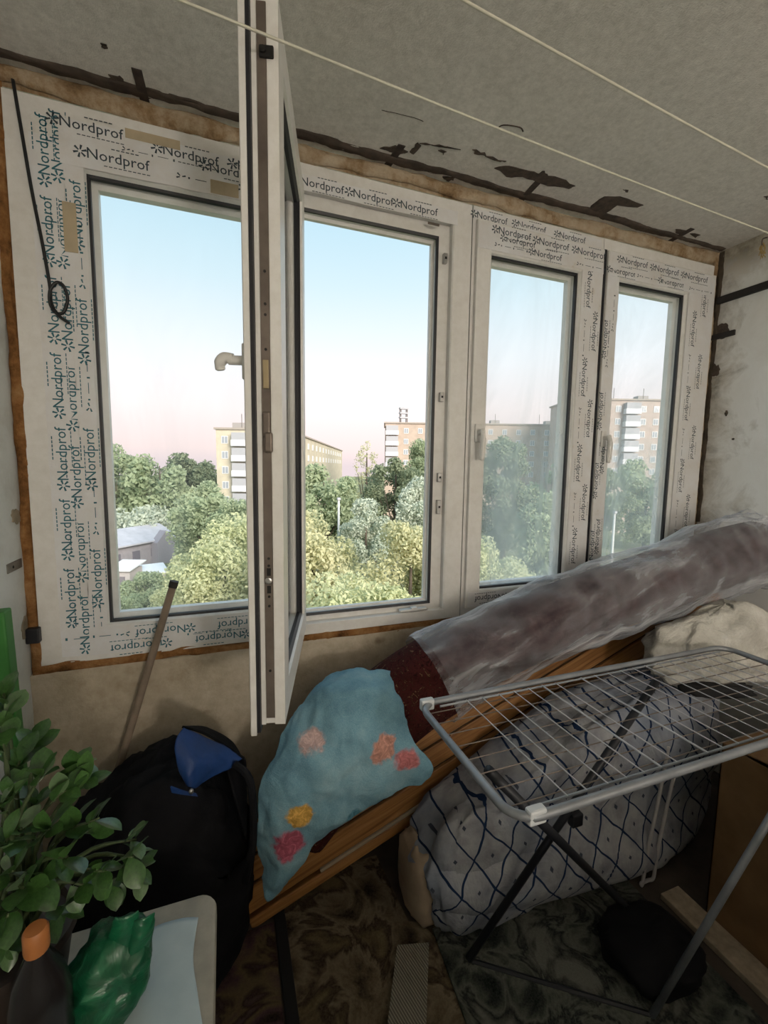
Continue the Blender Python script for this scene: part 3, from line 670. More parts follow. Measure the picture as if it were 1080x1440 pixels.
MB().tube([rl(p) for p in loop], .0085, 10, False).build('top_frame', MT['rack'], rk, smooth=True)
MB().tube([rl((.50, ya+.022, ZR-.002)), rl((1.55, ya+.022, ZR-.002))], .0028, 6).build('wire_rail', MT['rack'], rk)
MB().tube([rl((.50, yb-.022, ZR-.002)), rl((1.55, yb-.022, ZR-.002))], .0028, 6).build('wire_rail', MT['rack'], rk)
for k, x in enumerate((.582, .628, .68, .728, .775, .822, .868, .96, 1.01, 1.06, 1.11, 1.16, 1.21, 1.26, 1.31, 1.36, 1.41, 1.46, 1.51)):
    MB().tube([rl((x, ya+.020, ZR)), rl((x-.004, yb-.020, ZR))], .0014 if k != 5 and k != 7 else .0022, 6).build('wire', MT['wire'], rk)
for y_ in (.60, .645, .69, .735, .78, .825, .87, .915):
    MB().tube([rl((x0, y_, ZR-.004)), rl((x1, y_, ZR-.004))], .0013, 5).build('cross_wire', MT['hard'], rk)
for (x, y_) in ((x0+.045, ya+.004), (x0+.02, yb-.004)):
    MB().cbox(-.018, .018, -.009, .009, -.014, .014, .004, Matrix.Translation(rl((x, y_, ZR)))).build('plastic_clip', plain('white_plastic', (.62, .64, .66), .4), rk)
def leg(a_, b_, mat, r=.0095): return MB().tube([rl(a_), rl(b_)], r, 10).build('leg', mat, rk, smooth=True)
leg((.49, .70, ZR-.01), (1.212, .912, .02), MT['leg'], .011); leg((1.20, .88, ZR-.01), (.64, .975, .02), MT['leg'], .011)
leg((1.38, .575, ZR-.01), (1.03, .70, .012), MT['rack'], .009)
MB().tube([rl((.64, .975, .012)), rl((1.03, .70, .012))], .009, 8).build('foot_bar', MT['leg'], rk)
MB().cbox(-.02, .02, -.012, .012, -.02, .02, .005, Matrix.Translation(rl((.955, .92, .42)))).build('pivot', MT['leg'], rk)

# cardboard box at the right
M = Mat('cardboard'); a = M.noise(6, 4); M.col(M.ramp(a, [(.3, (.13, .075, .035)), (.7, (.21, .125, .062))])).set(.9, spec=.1); MT['card'] = M.m
bx = thing('cardboard_box', 'brown cardboard box standing beside the drying rack at the right wall', 'box', (1.78, .60, 0))
mb = MB()
for (a_, b_, c_, d_, e_, f_) in ((-.33, -.326, -.30, .24, .004, .60), (.326, .33, -.30, .24, .004, .60), (-.33, .33, -.30, -.296, .004, .60), (-.33, .33, .236, .24, .004, .60), (-.33, .33, -.30, .24, 0, .006)):
    mb.box(a_, b_, c_, d_, e_, f_)
mb.build('carton', MT['card'], bx)
for (y0, y1, t) in ((-.30, -.035, 8), (.24, -.025, -6)):
    Mx = Matrix.Translation((0, y0, .60)) @ Matrix.Rotation(R(t), 4, 'X'); L_ = y1-y0
    MB().box(-.33, .33, min(0, L_), max(0, L_), 0, .004, Mx).build('flap', MT['card'], bx)
MB().box(-.332, .332, -.06, -.01, .598, .606).build('tape_strip', plain('brown_tape', (.30, .20, .11), .3), bx)
bd = MB().cbox(1.36, 1.445, .45, .93, .001, .022, .003).build('beige_board', plain('beige_chipboard', (.30, .24, .17), .9, var=.25, vs=40)); tag(bd, 'beige flat board lying on the floor in front of the cardboard box', 'board')
sh = blob((1.14, .80, .06), (.14, .11, .055), .8, .2, 1.8, 31, 40, 24, flat=.018).build('black_bag', plain('black_nylon', (.004, .004, .005), .8, spec=.2), smooth=True); tag(sh, 'slumped black bag on the floor under the drying rack', 'bag')

# rugs
def rug_mat(name, cols, sc, sd_, rib=0):
    M = Mat(name); v = M.n('TexVoronoi', feature='SMOOTH_F1'); v.inputs['Scale'].default_value = sc
    mp = M.n('Mapping'); mp.inputs['Location'].default_value = (sd_, sd_*.7, 0); M.l(M.co(), mp.inputs[0])
    nn = M.noise(sc*.7, 3, .6, vec=mp.outputs[0], dist=2.5); M.l(mp.outputs[0], v.inputs['Vector'])
    f = M.math('ADD', M.math('MULTIPLY', v.outputs['Distance'], .6), M.math('MULTIPLY', nn, .6))
    M.col(M.mix(.18, M.ramp(f, cols), M.ramp(M.noise(180, 2), [(.3, tuple(c*.4 for c in cols[1][1])), (.7, tuple(c*1.4 for c in cols[2][1]))]))).set(1.0, spec=.05); M.bump(M.noise(260), .6, .004); return M.m
ra = rug_mat('faded_floral', [(.34, (.014, .010, .008)), (.44, (.09, .07, .045)), (.54, (.19, .15, .10)), (.60, (.03, .02, .015)), (.72, (.14, .11, .06))], 8, 1)
rb = rug_mat('plum_olive', [(.34, (.016, .010, .012)), (.44, (.08, .045, .055)), (.54, (.13, .10, .055)), (.60, (.03, .018, .018)), (.72, (.17, .12, .12))], 7, 4)
rc = rug_mat('dark_green_floral', [(.34, (.006, .008, .009)), (.44, (.035, .042, .036)), (.54, (.12, .125, .105)), (.60, (.012, .015, .016)), (.72, (.15, .15, .13))], 9, 8)
def rug(name, pts, mat, label, z=.001, t=.007):
    o = MB().poly([(x, y_, z) for x, y_ in pts], (0, 0, t)).build(name, mat); return tag(o, label, 'rug')
rug('rug', [(-.50, .2), (.105, .2), (.115, 1.28), (-.50, 1.28)], rb, 'plum and olive rug on the floor left of the dark gap')
rug('rug', [(.165, .2), (.62, .2), (.62, 1.10), (.52, 1.14), (.50, 1.40), (.145, 1.40)], ra, 'faded brown floral rug below the blue cloth')
rug('rug', [(.50, .2), (1.30, .2), (1.30, 1.02), (.58, 1.09)], rc, 'dark green floral rug under the drying rack', z=.009)
M = Mat('ribbed_runner'); xs = M.xyz(); rbv = M.math('SINE', M.math('MULTIPLY', M.math('ADD', xs[0], M.math('MULTIPLY', xs[1], .25)), 900.0))
M.col(M.ramp(rbv, [(.0, (.17, .155, .125)), (1.0, (.40, .37, .30))])).set(.9, spec=.1); M.bump(rbv, .6, .003)
o = MB().poly([(.30, .80, 0), (.405, .78, 0), (.548, 1.05, 0), (.455, 1.075, 0)], (0, 0, .007)).build('runner_strip', M.m); o.location.z = .018; tag(o, 'beige ribbed strip of runner carpet lying between the two floral rugs', 'rug')
# black strip put in for the dark gap between the rugs
o = MB().cbox(.118, .152, .25, 1.39, .0005, .012, .003).build('gap_strip', plain('black_gap', (.006, .006, .006), .8)); tag(o, 'narrow black strip standing in for the dark gap between the plum rug and the brown floral rug', 'strip')

# clothes lines
MT['line'] = plain('cream_line', (.60, .575, .48), .6)
for (a_, b_, lb) in (((-.544, .823, 2.2), (2.205, .982, 2.2), 'cream clothes line stretched under the ceiling nearer the window'), ((-.544, .611, 2.2), (2.205, .835, 2.2), 'cream clothes line stretched under the ceiling farther from the window')):
    a_, b_ = Vector(a_), Vector(b_)
    pts = [a_.lerp(b_, i/30) - Vector((0, 0, .012*math.sin(math.pi*i/30))) for i in range(31)]
    o = MB().tube(pts, .0025, 6).build('clothes_line', MT['line'], smooth=True); tag(o, lb, 'clothes line', 'clothes lines under the ceiling')
hk = thing('wall_hook', 'small hook with a frayed tuft of yellow rope high on the right wall', 'hook', (XR-.004, 1.30, 2.43))
MB().tube(spline([(0, 0, .02), (-.025, 0, .01), (-.03, 0, -.01), (-.018, 0, -.018)], 12), .003, 6).build('hook', MT['hard'], hk)
mb = MB()
for k in range(9): mb.tube(spline([(-.022, 0, -.005), (-.024+random.uniform(-.008, .008), random.uniform(-.01, .01), -.03), (-.022+random.uniform(-.012, .01), random.uniform(-.015, .015), -.07+random.uniform(0, .02))], 6), .0015, 5)
mb.build('rope_tuft', plain('yellow_rope', (.42, .30, .12), .9), hk)

# cable with a coil
pts = [at(px, py, Y=1.488) for px, py in ((18, 112), (32, 195), (45, 270), (60, 345), (70, 402), (72, 425), (80, 440), (90, 438), (95, 420), (90, 403), (80, 398), (71, 410), (72, 430), (84, 445), (98, 455))]
pts = [Vector((p.x, 1.488 - .004*(i > 8), p.z)) for i, p in enumerate(pts)]
cb = MB().tube(spline(pts, 110), .0042, 7).build('black_cable', plain('black_cable', (.010, .010, .011), .5), smooth=True)
tag(cb, 'thin black cable hanging down the left window frame with a small coil', 'cable')
# wooden stick
a_ = at(245, 818, Y=1.462); b_ = at(176, 1050, Y=1.452); e_ = b_ + (b_-a_)*1.35
sk_ = thing('wooden_stick', 'thin wooden broomstick leaning against the left window sill', 'stick', e_)
MB().tube([Vector((0, 0, 0)), a_-e_], .0115, 10).build('shaft', plain('grey_wood', (.22, .165, .12), .7, var=.25), sk_, smooth=True)
dn = (a_-b_).normalized(); MB().tube([a_-e_-dn*.018, a_-e_+dn*.002], .0135, 10).build('end_cap', MT['blackbar'], sk_)
# green slat beside the left wall, clip on the foam
o = MB().cbox(-.024, .0, -.02, .02, 0, 1.115, .004, Matrix.Translation((-.448, 1.2, 0)) @ Matrix.Rotation(R(-1.2), 4, 'Y')).build('green_stake', plain('green_paint', (.03, .17, .025), .5)); tag(o, 'bright green painted slat standing upright beside the left wall', 'slat')
o = MB().cbox(-.546, -.512, 1.475, 1.497, .93, .975, .004).build('black_clip', MT['gasket']); tag(o, 'small black plastic block stuck on the brown foam left of the window', 'clip')

# black bag with blue lining
bag = thing('black_holdall', 'large black cloth bag with bright blue lining slumped in the left corner', 'bag', (-.19, 1.27, 0))
def bf(p, d):
    z = (p.z+.31)/.62
    p.x *= 1.0 - .18*z; p.x += .04*z; p.y += .05*(z-.5)
    if d.z > .3: p.z += .05*math.sin(4*d.x+1) - .03*d.x
    return p
blob((-.04, 0, .30), (.285, .16, .30), .62, .13, 2.6, 3, 56, 40, bf, flat=.004).build('bag_body', plain('black_fabric', (.0065, .0065, .008), .85, var=.4, bump=.4, spec=.2), bag, smooth=True)
L = Vector((-.19, 1.27, 0))
FG = [[at(258, 1024, Y=1.18), at(285, 1035, Y=1.20), at(315, 1050, Y=1.20), at(341, 1068, Y=1.19)],
      [at(246, 1045, Y=1.15), at(276, 1056, Y=1.14), at(300, 1066, Y=1.15), at(322, 1080, Y=1.17)],
      [at(250, 1078, Y=1.13), at(266, 1084, Y=1.11), at(282, 1090, Y=1.12), at(296, 1094, Y=1.14)],
      [at(262, 1104, Y=1.12), at(265, 1106, Y=1.10), at(270, 1108, Y=1.10), at(275, 1108, Y=1.12)]]
fl = patch([[p-L for p in r] for r in FG], 20, 20, .006, 12, 2).build('blue_lining', plain('blue_nylon', (.008, .04, .16), .55, var=.3, bump=.3), bag, smooth=True); solid(fl, .004)
FG2 = [[at(256, 1022, Y=1.22), at(290, 1033, Y=1.22), at(343, 1066, Y=1.21)], [at(300, 1030, Y=1.30), at(330, 1050, Y=1.28), at(346, 1085, Y=1.25)], [at(325, 1100, Y=1.20), at(335, 1140, Y=1.17), at(346, 1180, Y=1.15)]]
fl2 = patch([[p-L for p in r] for r in FG2], 16, 16).build('bag_flap', bpy.data.materials['black_fabric'], bag, smooth=True); solid(fl2, .006)
o = patch([[at(240, 1106, Y=1.10)-L, at(258, 1112, Y=1.09)-L, at(275, 1115, Y=1.10)-L], [at(242, 1114, Y=1.10)-L, at(258, 1117, Y=1.09)-L, at(278, 1120, Y=1.10)-L]], 8, 4).build('blue_trim', bpy.data.materials['blue_nylon'], bag); solid(o, .004)
blob(at(269, 1113, Y=1.085)-L, (.006, .005, .007), 1, 0, nu=10, nv=8).build('zip_pull', MT['steel'], bag)
MB().tube(spline([at(330, 1075, Y=1.17)-L, at(352, 1100, Y=1.13)-L, at(356, 1180, Y=1.11)-L, at(345, 1240, Y=1.10)-L], 20), .010, 8).build('strap', bpy.data.materials['black_fabric'], bag)

# stool in the lower left with things on it
MT['stool'] = plain('beige_plastic', (.40, .36, .29), .55, var=.15, vs=20)
st = thing('plastic_stool', 'beige plastic stool with rounded corners in the lower left', 'stool', (-.235, .66, 0))
def rrect(x0, x1, y0, y1, r, n=6):
    pts = []
    for (cx, cy, a0) in ((x1-r, y1-r, 0), (x0+r, y1-r, 90), (x0+r, y0+r, 180), (x1-r, y0+r, 270)):
        for k in range(n+1): q = R(a0+90*k/n); pts.append((cx+r*math.cos(q), cy+r*math.sin(q)))
    return pts
def slab(x0, x1, y0, y1, z0, z1, r, b=.008):
    mb = MB(); lv = [(z0, b), (z0+b, 0), (z1-b, 0), (z1-b*.3, b*.3), (z1, b)]; n = None; vs = []
    for (z, d) in lv:
        ps = rrect(x0+d, x1-d, y0+d, y1-d, r-d*.5); n = len(ps); vs += [(x, y_, z) for x, y_ in ps]
    fs_ = [(i*n+k, i*n+(k+1) % n, (i+1)*n+(k+1) % n, (i+1)*n+k) for i in range(len(lv)-1) for k in range(n)]
    return mb.add(vs, fs_ + [tuple(range(n))[::-1], tuple(range((len(lv)-1)*n, len(lv)*n))])
slab(-.22, .20, -.24, .245, .52, .555, .035).build('seat', MT['stool'], st, auto=35)
for (x, y_) in ((-.18, -.20), (.16, -.20), (-.18, .20), (.16, .20)):
    MB().tube([(x*.95, y_*.95, .525), (x*1.08, y_*1.08, 0)], [.024, .018], 10).build('leg', MT['stool'], st, smooth=True)
# pale sheet
M = Mat('pale_blue_paper'); a = M.noise(7, 4); M.col(M.ramp(a, [(.3, (.44, .54, .58)), (.7, (.58, .67, .70))])).set(.7)
SG = [[(-.20, .83), (-.15, .855), (-.10, .855), (-.068, .845)], [(-.21, .76), (-.16, .775), (-.11, .78), (-.073, .775)], [(-.215, .69), (-.165, .70), (-.11, .705), (-.060, .70)], [(-.22, .58), (-.16, .59), (-.10, .60), (-.042, .60)], [(-.22, .46), (-.16, .46), (-.10, .46), (-.04, .46)]]
sh_ = patch([[(x, y_, .5595 + .004*(nz((x*9, y_*9, 0), 1)+.5)) for x, y_ in r] for r in SG], 20, 24).build('paper_sheet', M.m, smooth=True); solid(sh_, .0015); tag(sh_, 'pale blue sheet spread on the beige stool in the lower left', 'sheet')
# bottle
bt = thing('plastic_bottle', 'dark bottle with an orange screw cap beside the potted plant', 'bottle', (-.262, .675, .556))
MB().lathe([(.034, 0), (.037, .006), (.037, .14), (.030, .175), (.013, .212), (.0125, .230)], (0, 0, 0), 20).build('bottle_body', plain('dark_bottle', (.014, .012, .012), .25), bt, smooth=True)
MB().lathe([(.0145, .214), (.0155, .218), (.0155, .244), (.013, .248), (.004, .2485)], (0, 0, 0), 18).build('screw_cap', plain('orange_cap', (.40, .145, .04), .5), bt, auto=40)
# second small cap on the sheet edge
o = MB().lathe([(.014, 0), (.015, .002), (.015, .012), (.012, .014)], at(135, 1425, Z=.5645), 16).build('orange_cap', bpy.data.materials['orange_cap'], auto=40); tag(o, 'loose orange bottle cap at the foot of the green bag', 'cap')
# green bag
M = Mat('green_film'); a = M.noise(16, 4, .6, dist=1.5); M.col(M.ramp(a, [(.3, (.004, .05, .022)), (.55, (.008, .12, .05)), (.75, (.05, .27, .13))])).set(.3, spec=.7); M.bump(a, .5, .012)
def gf(p, d):
    p.x += .25*p.z; return p + Vector((.006*abs(math.sin(6*d.x+4*d.z)), -.006*abs(math.sin(5*d.z+3*d.x)), 0))
gb = thing('green_bag', 'crumpled translucent green plastic bag on the stool by the plant', 'bag', (-.205, .745, .56))
blob((0, 0, .062), (.062, .065, .062), .85, .22, 1.5, 6, 40, 28, gf, flat=.001).build('bag_body', M.m, gb, smooth=True)
for (dx, hh, ln_) in ((.03, .075, .055), (.052, .06, .05)):
    b0 = Vector((dx-.01, -.01, .09)); r0 = [[b0+Vector((-.028, 0, 0)), b0+Vector((0, -.018, 0)), b0+Vector((.028, 0, 0))], [b0+Vector((-.012, 0, hh*.5)), b0+Vector((.012, -.012, hh*.5)), b0+Vector((.036, .006, hh*.5))], [b0+Vector((.004, .004, hh)), b0+Vector((.018, .0, hh)), b0+Vector((.034, .008, hh*.95))]]
    solid(patch(r0, 12, 12, .006, 20, 3).build('bag_ear', M.m, gb, smooth=True), .002)

# potted plant
pl = thing('potted_plant', 'bushy potted houseplant with glossy oval green leaves in the lower left', 'plant', (-.345, .80, .556))
PL = Vector(pl.location)
MB().lathe([(.062, 0), (.068, .004), (.086, .115), (.092, .118), (.092, .135), (.084, .135), (.08, .122), (.01, .12)], (0, 0, 0), 24).build('pot', plain('dark_pot', (.03, .02, .016), .5), pl, auto=40)
M = Mat('jade_leaf'); a = M.noise(9, 3); rnd = M.n('ObjectInfo').outputs['Random']
M.col(M.mix(.6, M.ramp(rnd, [(0, (.015, .05, .010)), (.5, (.04, .11, .022)), (.85, (.085, .19, .04)), (1, (.24, .30, .21))]), M.ramp(a, [(.3, (.02, .06, .015)), (.7, (.07, .16, .04))]))).set(.32, spec=.6); MT['leafp'] = M.m
mb = MB(); N = 7; vs = []
for i in range(N+1):
    t = i/N; wdt = .33*math.sin(math.pi*t**1.25)**.7 if 0 < t < 1 else .012
    for s_ in (-1, -.5, 0, .5, 1): vs.append((t, s_*wdt, .10*abs(s_)*wdt*2 - .22*t*t + .12*t))
mb.add(vs, [(i*5+k, i*5+k+1, (i+1)*5+k+1, (i+1)*5+k) for i in range(N) for k in range(4)])
leafm = mb.mesh('leaf', MT['leafp'], True)
TIPS = [(8, 1005, .86), (4, 1040, .80), (28, 1070, .84), (62, 1085, .80), (18, 1110, .78), (52, 1125, .84), (92, 1110, .82), (110, 1078, .86), (125, 1095, .84), (30, 1165, .78), (70, 1165, .76), (108, 1160, .80), (140, 1150, .82), (192, 1180, .80), (188, 1205, .78), (150, 1225, .76), (120, 1245, .76), (85, 1285, .74), (60, 1235, .74), (20, 1225, .74), (10, 1290, .72), (165, 1245, .78), (48, 1045, .88), (10, 1180, .74), (200, 1225, .79), (35, 1250, .72), (0, 1130, .76), (95, 1205, .74), (5, 975, .88), (12, 1335, .72)]
SM = plain('plant_stem', (.05, .075, .025), .7)
for k, (px, py, Y) in enumerate(TIPS):
    tip = at(px, py, Y=Y) - PL; base = Vector((random.uniform(-.03, .03), random.uniform(-.03, .03), .12))
    mid = base.lerp(tip, .55) + Vector((0, 0, .05))
    MB().tube(spline([base, mid, tip], 10), [.0045]*4+[.0035]*4+[.002]*3, 6).build('stem', SM, pl, smooth=True)
    dr = (tip-mid).normalized()
    nl = 5
    for j in range(nl):
        q = 2.4*j + random.random(); el = .25 + .75*random.random()
        a_ = dr.orthogonal().normalized(); b2 = dr.cross(a_)
        d = (a_*math.cos(q) + b2*math.sin(q))*el + dr*.55 + Vector((0, 0, .12)); d.normalize()
        sd2 = d.cross(Vector((0, 0, 1))).normalized() if abs(d.z) < .95 else Vector((1, 0, 0)); n_ = sd2.cross(d)
        tw = Matrix.Rotation(random.uniform(-.6, .6), 3, d); sd2 = tw @ sd2; n_ = tw @ n_
        ln_ = random.uniform(.032, .052)
        mm = Matrix((d*ln_, sd2*ln_, n_*ln_)).transposed().to_4x4(); mm.translation = tip - dr*.022*(j/nl) - dr*.004
        inst('leaf', leafm, pl, M=mm)
# ------------------------------------------------------------------ outdoors
GZ = -13.0
M = Mat('grass_ground'); a = M.noise(.15, 5, .7); M.col(M.ramp(a, [(.35, (.14, .16, .08)), (.55, (.22, .23, .13)), (.7, (.33, .30, .24))])).set(1, spec=.1)
struct('ground', MB().add([(-300, 3, GZ), (500, 3, GZ), (500, 600, GZ), (-300, 600, GZ)], [(0, 1, 2, 3)]), M.m)
# the house the balcony belongs to, below and beside it
struct('wall_facade', MB().box(-6, 8, -3.9, 1.60, GZ, -.13), plain('facade_panels', (.45, .42, .38), .9))
def leafmat(name, c1, c2, c3):
    M = Mat(name); M.t.nodes.remove(M.b)
    cl_ = M.ramp(M.noise(.9, 3, .6, kind='Generated'), [(.3, c1), (.5, c2), (.72, c3)])
    cl_ = M.mix(.35, cl_, M.ramp(M.noise(9, 2, .6, kind='Generated'), [(.3, c1), (.7, c3)]))
    df = M.n('BsdfDiffuse'); tl = M.n('BsdfTranslucent'); M.l(cl_, df.inputs[0]); M.l(cl_, tl.inputs[0])
    ms = M.n('MixShader'); ms.inputs[0].default_value = .4; M.l(df.outputs[0], ms.inputs[1]); M.l(tl.outputs[0], ms.inputs[2]); M.l(ms.outputs[0], M.out.inputs[0]); return M.m
LM = {'dark': leafmat('leaves_dark', (.20, .24, .15), (.28, .33, .21), (.36, .41, .28)),  # tones lightened and greyed to stand in for haze over the trees
      'mid': leafmat('leaves_mid', (.30, .37, .22), (.42, .49, .31), (.52, .58, .39)),
      'silver': leafmat('leaves_silver', (.44, .50, .39), (.58, .63, .51), (.69, .73, .62)),
      'yellow': leafmat('leaves_yellow', (.50, .54, .29), (.63, .66, .40), (.75, .75, .50)),
      'olive': leafmat('leaves_olive', (.48, .49, .28), (.63, .63, .38), (.73, .70, .47))}
BARK = plain('bark', (.10, .08, .06), .95, var=.3)
def crown(name, nleaf, size, mat, seed, nl=34, sparse=False, asp=1.0):
    rnd = random.Random(seed); lumps = []
    for k in range(nl):
        while True:
            p = Vector((rnd.uniform(-1, 1), rnd.uniform(-1, 1), rnd.uniform(-1, 1)))
            if p.length < 1: break
        p = p.normalized()*(p.length**.5)*.78
        lumps.append((p, rnd.uniform(.22, .36)*(.6 if sparse else 1)))
    mb = MB(); vs = []; fs_ = []
    nl = len(lumps); lumps = [(Vector((p.x, p.y, p.z*asp)), r) for p, r in lumps]
    for k in range(nleaf):
        c, r = lumps[rnd.randrange(nl)]
        d = Vector((rnd.gauss(0, 1), rnd.gauss(0, 1), rnd.gauss(0, 1)+.25)).normalized()
        p = c + d*r*(rnd.random()**.35)
        n_ = (d + .9*Vector((rnd.gauss(0, 1), rnd.gauss(0, 1), rnd.gauss(0, 1)))).normalized()
        a = n_.orthogonal().normalized(); b = n_.cross(a); q = rnd.random()*6.28; s = size*rnd.uniform(.6, 1.3)
        a, b = a*math.cos(q)+b*math.sin(q), b*math.cos(q)-a*math.sin(q)
        i = len(vs); vs += [p - a*s, p + b*s*.5, p + a*s, p - b*s*.5]; fs_.append((i, i+1, i+2, i+3))
    mb.add(vs, fs_); return mb.mesh(name, mat)
CROWN = {}
def get_crown(kind, tier, v, asp):
    asp = round(asp*3)/3; key = (kind, tier, v, asp)
    if key not in CROWN:
        asp_n = max(.6, asp)**.8
        n, s = {'far': (5000, .075), 'mid': (10000, .052), 'near': (22000, .034), 'sparse': (700, .06)}[tier]
        CROWN[key] = crown('crown', int(n*asp_n), s, LM[kind], len(CROWN)*17+3, int((34 if tier == 'near' else 26)*max(1, asp)), tier == 'sparse', asp)
    return CROWN[key]
def tree(px, top, depth, hw, kind, tier, label, v=0, bottom=None, squash=1.0, cat='tree'):
    zt = ZC + (hor(px)-top)/FPX*depth; b = od(px, depth, GZ); hwm = hw/FPX*depth
    H = zt - GZ; rz_ = H*.46*squash if bottom is None else (zt - (ZC + (hor(px)-bottom)/FPX*depth))/2
    t = thing('tree' if cat == 'tree' else 'shrub', label, cat, b, group='trees outside the window')
    cz = H - rz_
    c = inst('crown', get_crown(kind, tier, v, rz_/hwm), t); c.location = (0, 0, cz); c.scale = (hwm*1.08,)*3; c.rotation_euler = (0, 0, random.uniform(0, 6.28))
    if cat == 'tree':
        mb = MB().tube([(0, 0, -.2), (.1, 0, cz*.5), (0, .1, cz), (0, 0, cz+rz_*.6)], [H*.02, H*.016, H*.011, H*.004], 7)
        for k in range(5):
            q = 1.26*k; mb.tube([(0, 0, cz-rz_*.5), (hwm*.35*math.cos(q), hwm*.35*math.sin(q), cz-.1*rz_), (hwm*.6*math.cos(q), hwm*.6*math.sin(q), cz+.25*rz_)], [H*.008, H*.005, H*.002], 5)
        mb.build('trunk', BARK, t, smooth=True)
    return t
TR = [(160, 622, 78, 48, 'mid', 'mid', 'hazy dark green tree behind the left edge of the left pane', 0),
      (225, 630, 78, 48, 'mid', 'far', 'tall tree right of the hazy one, farthest left row behind the grey barn', 1),
      (285, 646, 130, 30, 'dark', 'far', 'distant dark tree on the horizon left of the cream apartment block', 0),
      (255, 640, 120, 32, 'dark', 'far', 'distant dark tree just left of the other horizon tree', 1),
      (290, 668, 50, 52, 'mid', 'mid', 'round mid green tree below the cream apartment block', 1),
      (185, 715, 68, 62, 'silver', 'mid', 'low pale green tree right behind the grey barn roof', 0),
      (312, 728, 26, 80, 'yellow', 'near', 'light green tree filling the lower right of the left pane', 0),
      (330, 690, 40, 40, 'mid', 'mid', 'green tree glimpsed just left of the open sash', 0),
      (455, 640, 52, 58, 'mid', 'mid', 'broad green tree just right of the open sash', 1),
      (400, 655, 58, 40, 'mid', 'mid', 'green tree seen through the narrow open sash glass', 0),
      (556, 624, 58, 48, 'dark', 'mid', 'darker green tree in the middle window below the balcony building', 0),
      (515, 604, 70, 22, 'olive', 'sparse', 'sparse thin tree poking above the others against the pink sky', 0),
      (592, 612, 66, 26, 'mid', 'mid', 'small tree in front of the brick building at the right edge of the middle opening', 1),
      (590, 668, 40, 44, 'silver', 'mid', 'silvery green tree at the right edge of the middle opening', 1),
      (515, 690, 36, 40, 'silver', 'mid', 'silvery bushy tree in the centre of the middle opening', 0),
      (440, 702, 23, 95, 'olive', 'near', 'yellowish tree at the lower left of the middle opening', 0),
      (580, 716, 22, 86, 'olive', 'near', 'yellow-orange tinted tree at the lower right of the middle opening', 1),
      (510, 758, 15, 110, 'yellow', 'near', 'nearest yellow green tree crown along the bottom of the middle opening', 1),
      (645, 735, 24, 75, 'yellow', 'near', 'tree hidden mostly behind the middle mullion', 0),
      (710, 602, 58, 46, 'dark', 'mid', 'dark green tree at the left of the smeared right-hand pane', 1),
      (775, 645, 75, 50, 'mid', 'far', 'hazy tree below the brick building in the smeared pane', 0),
      (705, 752, 24, 62, 'yellow', 'near', 'pale tree at the lower left of the smeared pane', 1),
      (780, 690, 48, 52, 'mid', 'mid', 'hazy green tree at the lower right of the smeared pane', 0),
      (845, 655, 70, 42, 'dark', 'mid', 'dark tree at the left of the rightmost pane', 0),
      (910, 648, 78, 48, 'mid', 'mid', 'green tree below the tall block in the rightmost pane', 1),
      (965, 655, 80, 40, 'dark', 'mid', 'tree at the right edge of the rightmost pane', 1)]
for a in TR: tree(*a)
tree(195, 815, 44, 36, 'mid', 'mid', 'leafy shrub growing in front of the little white sheds', 0, bottom=852, cat='shrub')
tree(230, 835, 40, 30, 'yellow', 'mid', 'light green shrub at the bottom of the left pane', 0, bottom=872, cat='shrub')
tree(165, 845, 40, 30, 'mid', 'mid', 'shrub in the bottom left corner of the left pane', 0, bottom=880, cat='shrub')

# ---------------- buildings
WINM = plain('window_white', (.72, .72, .72), .5); PANE = plain('far_glass', (.34, .37, .40), .1); BALC = plain('balcony_white', (.72, .73, .75), .7); BALG = plain('balcony_grey', (.42, .42, .44), .8)
def block(label, a, b, dp, ztop, mat, floors, cols, balc=(), sill=None):
    """facade from a to b (ground-plan), body behind; windows on the top floors"""
    a, b = Vector(a), Vector(b); dx = (b-a); L = dx.length; ang = math.atan2(dx.y, dx.x)
    t = thing('apartment_block', label, 'building', (a.x, a.y, GZ), ang, 'apartment blocks')
    H = ztop-GZ
    MB().box(0, L, 0, dp, 0, H).build('wall', mat, t)
    MB().box(-.3, L+.3, -.3, dp+.3, H, H+.35).build('roof_slab', plain('roof_edge', (.38, .33, .28), .9), t)
    wme = MB().box(-.62, .62, -.08, .05, -.7, .7).mesh('window', WINM); pme = MB().add([(x, -.10, z) for x, z in ((-.50, -.58), (-.05, -.58), (-.05, .58), (-.50, .58))] + [(x, -.10, z) for x, z in ((.05, -.58), (.50, -.58), (.50, .58), (.05, .58))], [(0, 1, 2, 3), (4, 5, 6, 7)]).mesh('pane', PANE)
    bme = MB().box(-1.7, 1.7, -1.3, .1, -1.15, -.05).mesh('balcony', BALC); gme = MB().box(-1.6, 1.6, -1.25, .1, -.05, 1.3).mesh('glazing', BALG)
    for f in range(floors):
        for c in range(cols):
            x = L*(c+.5)/cols; z = H - 1.9 - 2.8*f
            if c in balc:
                o = inst('balcony', bme, t, (x, 0, z)); g_ = inst('glazing', gme, o)
                for k in range(4): inst('pane', pme, g_, M=Matrix.Translation((-1.7+1.13*k, -1.22, .6)) @ Matrix.Diagonal((.6, 1, .8, 1))) if False else None
            else:
                o = inst('window', wme, t, (x, 0, z)); inst('pane', pme, o)
    for k in range(3):
        mb = MB().box(-1.2, 1.2, 1, 3, 0, 1.2, Matrix.Translation((L*(.25+.25*k), 2, H+.35))); mb.build('roof_hatch', plain('hatch', (.35, .32, .3), .9), t)
        MB().tube([(L*(.3+.2*k), 3, H+.3), (L*(.3+.2*k), 3, H+3.2)], .06, 5).build('antenna', BARK, t)
    return t
